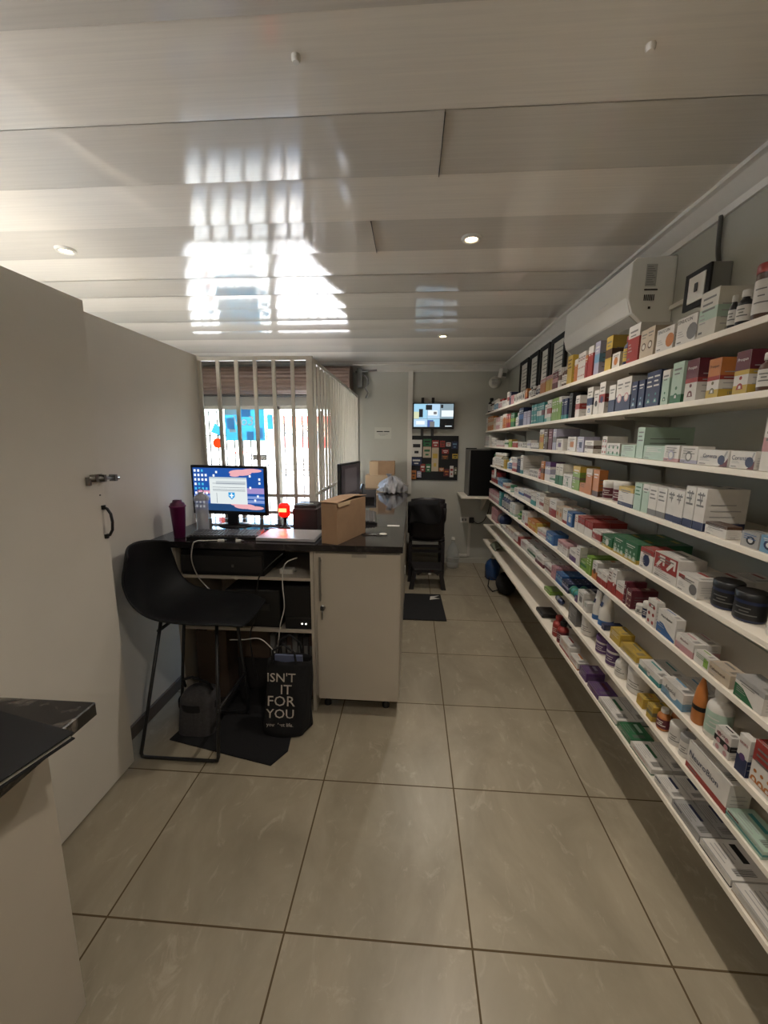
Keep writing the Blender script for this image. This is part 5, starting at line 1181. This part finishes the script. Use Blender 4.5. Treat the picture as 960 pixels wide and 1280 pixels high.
7;3.317;3.241;0.064;1;1;0.09;C;r;ln.m;dark red box;0.00
7;3.227;3.039;0.064;1;2;0.06;C;w;ln.r;low white box with red print;0.00
7;3.035;2.837;0.062;1;2;0.06;C;w;mid.g,ln.G;low white box with green band;0.00
7;2.831;2.659;0.056;1;2;0.06;C;w;lo2.m;white box with dark red left end;0.00
7;2.623;2.502;0.057;2;2;0.05;C;w;mid.m;low white box with maroon band;0.00
7;2.500;2.422;0.075;2;4;0.04;C;p;ln.v;low pale pink box;0.00
7;2.419;2.316;0.063;3;4;0.04;C;b;mid.s;bright blue box;0.00
7;2.314;2.218;0.053;3;4;0.04;C;n;mid.l;navy and lilac box;0.00
7;2.214;2.129;0.049;2;2;0.05;R;t;t,g;green rolled packet;0.00
7;2.125;2.095;0.031;1;1;0.06;C;v;ln.w;small purple box;0.00
7;2.093;2.021;0.079;1;1;0.06;C;w;sq.G;white box with grey picture;0.00
7;2.008;1.970;0.049;1;1;0.06;C;w;ln.g;flat white box;0.00
7;1.941;1.891;0.139;1;1;0.05;T;w;b,n;standing white tube with blue foot;0.00
7;1.888;1.817;0.153;1;1;0.05;T;w;b,n;wide standing white tube with blue foot;0.00
7;1.815;1.788;0.026;1;1;0.08;C;n;ln.l;flat navy box;0.00
7;1.727;1.643;0.052;1;1;0.06;C;y;ln.w;yellow box;0.00
7;1.635;1.512;0.030;1;1;0.06;C;y;lo.w,ln.k;long yellow box;0.00
7;1.495;1.364;0.036;1;2;0.05;C;w;lo2.t,blob.w,word.Allecid.G.m;white and teal box;0.00
7;1.351;1.240;0.058;1;3;0.05;C;w;lo2.s,oval.w,word.Asolol.G.m;white box with turquoise foot and white oval;0.00
7;1.213;1.183;0.153;1;1;0.05;P;o;o,d;orange pointed squeeze bottle;0.00
7;1.173;1.105;0.153;1;1;0.07;B;w;w,q;large white bottle;0.00
7;1.101;1.043;0.067;1;1;0.03;C;w;mid.d,dots.p,word.KROKO.m.t;white carton with black band;0.00
7;1.021;0.985;0.107;1;1;0.02;C;w;lo2.n,blob.v,word.KROKO.r.t;white carton with blue picture;0.00
7;0.979;0.910;0.123;1;1;0.05;C;w;hi2.r,figs.o,ln.G;tall white carton with crimson top;0.00
8;2.606;2.493;0.024;1;1;0.08;C;e;ln.w;flat lime and white box;0.00
8;2.421;2.334;0.035;1;1;0.09;R;n;n,G;navy tube lying on its side;0.00
8;2.183;2.080;0.093;1;1;0.06;C;G;ln.a;smoky grey box;0.00
8;2.055;1.972;0.098;1;1;0.06;J;w;w,w;white cylinder tub;0.00
8;1.948;1.895;0.098;1;1;0.06;J;w;w,w;white tub behind its neighbour;0.12
8;1.879;1.799;0.084;1;1;0.07;J;w;v,v;white tub with purple lid;0.00
8;1.776;1.702;0.098;1;1;0.07;J;w;v,v;white tub with purple lid;0.00
8;1.688;1.627;0.098;1;1;0.06;B;w;w,w;white bottle;0.00
8;1.612;1.505;0.098;1;1;0.08;J;w;w,w;largest white tub;0.00
8;1.488;1.445;0.039;1;1;0.06;C;y;ln.o;yellow box;0.00
8;1.413;1.377;0.057;1;1;0.06;C;y;mid.k;yellow and olive box;0.00
8;1.373;1.328;0.079;1;2;0.06;B;o;w,m;orange bottle with white cap;0.00
8;1.308;1.256;0.075;1;1;0.06;J;w;w,w;round white tub;0.00
8;1.251;1.208;0.075;1;1;0.06;J;w;a,w;round white tub with grey lid;0.00
8;1.191;1.024;0.092;1;1;0.06;C;w;lo.r,word.NeuroBion.n.m;long white carton with red stripe;0.00
8;1.022;0.902;0.024;1;1;0.07;C;q;mid.t,cr.m;long turquoise and white carton;0.00
9;2.434;2.362;0.128;1;1;0.06;B;r;r,r;red bottle;0.00
9;2.352;2.284;0.128;1;1;0.06;B;r;d,m;red bottle with dark foot;0.00
9;2.276;2.130;0.062;1;1;0.06;C;w;lo.r,ln.o;flat white and orange box;0.00
9;2.128;2.013;0.039;1;1;0.06;C;w;lo.o,ln.r;flat white box with orange foot;0.00
9;1.990;1.908;0.046;1;1;0.09;C;v;ln.l;upper purple box;0.00
9;1.884;1.770;0.024;1;1;0.09;C;v;ln.m;lower purple box;0.00
9;1.767;1.601;0.024;1;2;0.08;C;w;lo.g,ln.G;flat white box with green stripe;0.00
9;1.596;1.491;0.024;1;1;0.09;C;g;ln.q;flat sea green box;0.00
9;1.487;1.343;0.024;1;2;0.07;C;w;lo.g,ln.r;flat white box with red print;0.00
9;1.325;1.224;0.024;1;3;0.06;C;w;cr.n,ln.G;flat white and navy box;0.00
9;1.222;1.095;0.024;1;4;0.06;C;a;cr.n,ln.G;flat silvery box with navy corner;0.00
9;1.092;0.972;0.024;1;1;0.11;C;w;lo.d,ln.a;long flat white box with bar code;0.00
9;0.967;0.818;0.025;1;1;0.11;C;w;ln.a,lo.c;long flat white box;0.00"""
rows_ = [l.split(';') for l in ITEMS.strip().split('\n')]  # the second shelf's black upright box also stands in for shade in a gap
tot = {}; cnt = {}
for q in rows_: tot[(q[0], q[10])] = tot.get((q[0], q[10]), 0)+int(q[4])
prnd = random.Random(11)
for q in rows_:
    s = int(q[0]); y0, y1, h, n, rw, d, k, base, g, desc, off = float(q[1]), float(q[2]), float(q[3]), int(q[4]), int(q[5]), float(q[6]), q[7], q[8], q[9], q[10], float(q[11])
    w = (y0-y1)/n-.0015; key = (q[0], desc)
    if k in 'BJ': dd = 2*min(w/2-.001, .048 if k == 'J' else .036, h*.5)*1.03+.003
    else: dd = d
    while XF+.006+off+rw*(dd+.002) > XR-.002 and rw > 1: rw -= 1
    if XF+.006+off+dd > XR-.004: dd = XR-.004-XF-.006-off; d = dd
    proto = product(k, w, h, d, base, g); first = True
    for i in range(n):
        c = cnt.get(key, 0); cnt[key] = c+1
        for r in range(rw):
            o = proto if first else dup(proto); first = False
            y = y0-(i+.5)*(y0-y1)/n
            jit = prnd.uniform(-.002, .003)
            o.location = (XF+.007+off+r*(dd+.002)+(jit if r == 0 and rw == 1 else 0), y, sz(s, y)+.0012+(.0 if True else 0))
            dy = .01; sl = (sz(s, y+dy)-sz(s, y-dy))/(2*dy)
            T = tot[key]; L = desc
            if T > 1: L += ', %s of %s from far end' % (ORD[c], ['', 'one', 'two', 'three', 'four', 'five', 'six', 'seven', 'eight', 'nine', 'ten'][T])
            if rw > 1: L += ', '+({2: ['front', 'rear'], 3: ['front', 'middle', 'rear'], 4: ['front', 'second', 'third', 'rear']}[rw][r])+' row'
            L += ', '+SN[s]
            if len(L.split()) > 16: L = L.replace(' from far end', '')
            o['label'] = L; o['category'] = NAMES[k][1]; o['group'] = desc+'es on the '+SN[s] if False else 'row of '+desc+', '+SN[s]
            if T == 1 and rw == 1: del o['group']
            o.rotation_euler = (math.atan(sl), 0, 0)
# hanging price tag and soft pouch
pt_ = thing('price_tag', (.86, 4.3, 1.2), 'white paper tag hanging from the fourth shelf edge at the far end', 'tag')
obj('card', MB().box(.862, .864, 4.26, 4.36, 1.2, 1.285, M_OFFW), pt_); obj('clip', MB().box(.860, .8698, 4.29, 4.33, 1.285, 1.30, M_STEEL), pt_)
obj('soft_pouch', MB().grid(lambda u, v: (.90+.10*u+0, 4.3+.26*v+.0, sz(9, 4.4)+.004+.07*(sin(pi*u)**.6)*(sin(pi*(.04+.92*v))**.5)), 12, 12, mat('sage_fabric', (120, 128, 112), rough=.8)), label='sage green soft pouch lying on the far end of the bottom shelf', cat='pouch', solid=.004)
t = thing('mobile_phone', (.95, 2.72, sz(9, 2.72)), 'flat black card reader lying on the bottom shelf', 'device')
obj('body', MB().rbox(.89, 1.0, 2.64, 2.78, sz(9, 2.7)+.004, sz(9, 2.7)+.026, M_BLACK, .004), t); obj('screen', MB().box(.90, .97, 2.66, 2.76, sz(9, 2.7)+.0262, sz(9, 2.7)+.0268, M_DARK), t)
b = MB().rbox(1.02, 1.12, 2.5, 2.62, sz(9, 2.56)+.003, sz(9, 2.56)+.12, M_BLACK, .003).box(1.018, 1.0198, 2.52, 2.6, sz(9, 2.56)+.03, sz(9, 2.56)+.09, M_DARK); obj('dark_carton', b, label='upright black carton towards the back of the bottom shelf', cat='box')

# ------------------------------------------------------------ daylight
w = bpy.data.worlds.new('sky'); SC.world = w; w.use_nodes = True
N = w.node_tree.nodes; L = w.node_tree.links; bgn = N['Background']
sky = N.new('ShaderNodeTexSky'); sky.sky_type = 'NISHITA'; sky.sun_disc = False; sky.sun_elevation = radians(50); sky.sun_rotation = radians(200); sky.air_density = 1; sky.dust_density = 2
L.new(sky.outputs[0], bgn.inputs[0]); bgn.inputs[1].default_value = SKY_S
sl = bpy.data.lights.new('sun', 'SUN'); sl.energy = SUN_S; sl.angle = radians(1); sl.color = (1, .95, .88)
so = bpy.data.objects.new('sun', sl); COL.objects.link(so); so.rotation_euler = Euler((radians(12), radians(40), 0))
for loc, rot, sx, sy in (((-1.87, YB+.14, 1.0), (-pi/2, 0, 0), 2.3, 2.0), ((XL-.12, -.35, 1.25), (0, -pi/2, 0), 2.1, 3.3)):
    pl = bpy.data.lights.new('window_portal', 'AREA'); pl.shape = 'RECTANGLE'; pl.size = sx; pl.size_y = sy; pl.cycles.is_portal = True
    po_ = bpy.data.objects.new('window_portal', pl); COL.objects.link(po_); po_.location = loc; po_.rotation_euler = rot
SC.view_settings.view_transform = 'Standard'; SC.view_settings.look = 'None'; SC.view_settings.exposure = EXPO; SC.view_settings.gamma = 1; SC.view_settings.use_curve_mapping = False
SC.cycles.max_bounces = 10; SC.cycles.diffuse_bounces = 5; SC.cycles.glossy_bounces = 4; SC.cycles.transparent_max_bounces = 16; SC.cycles.sample_clamp_indirect = 6
SC.cycles.caustics_reflective = False; SC.cycles.caustics_refractive = False
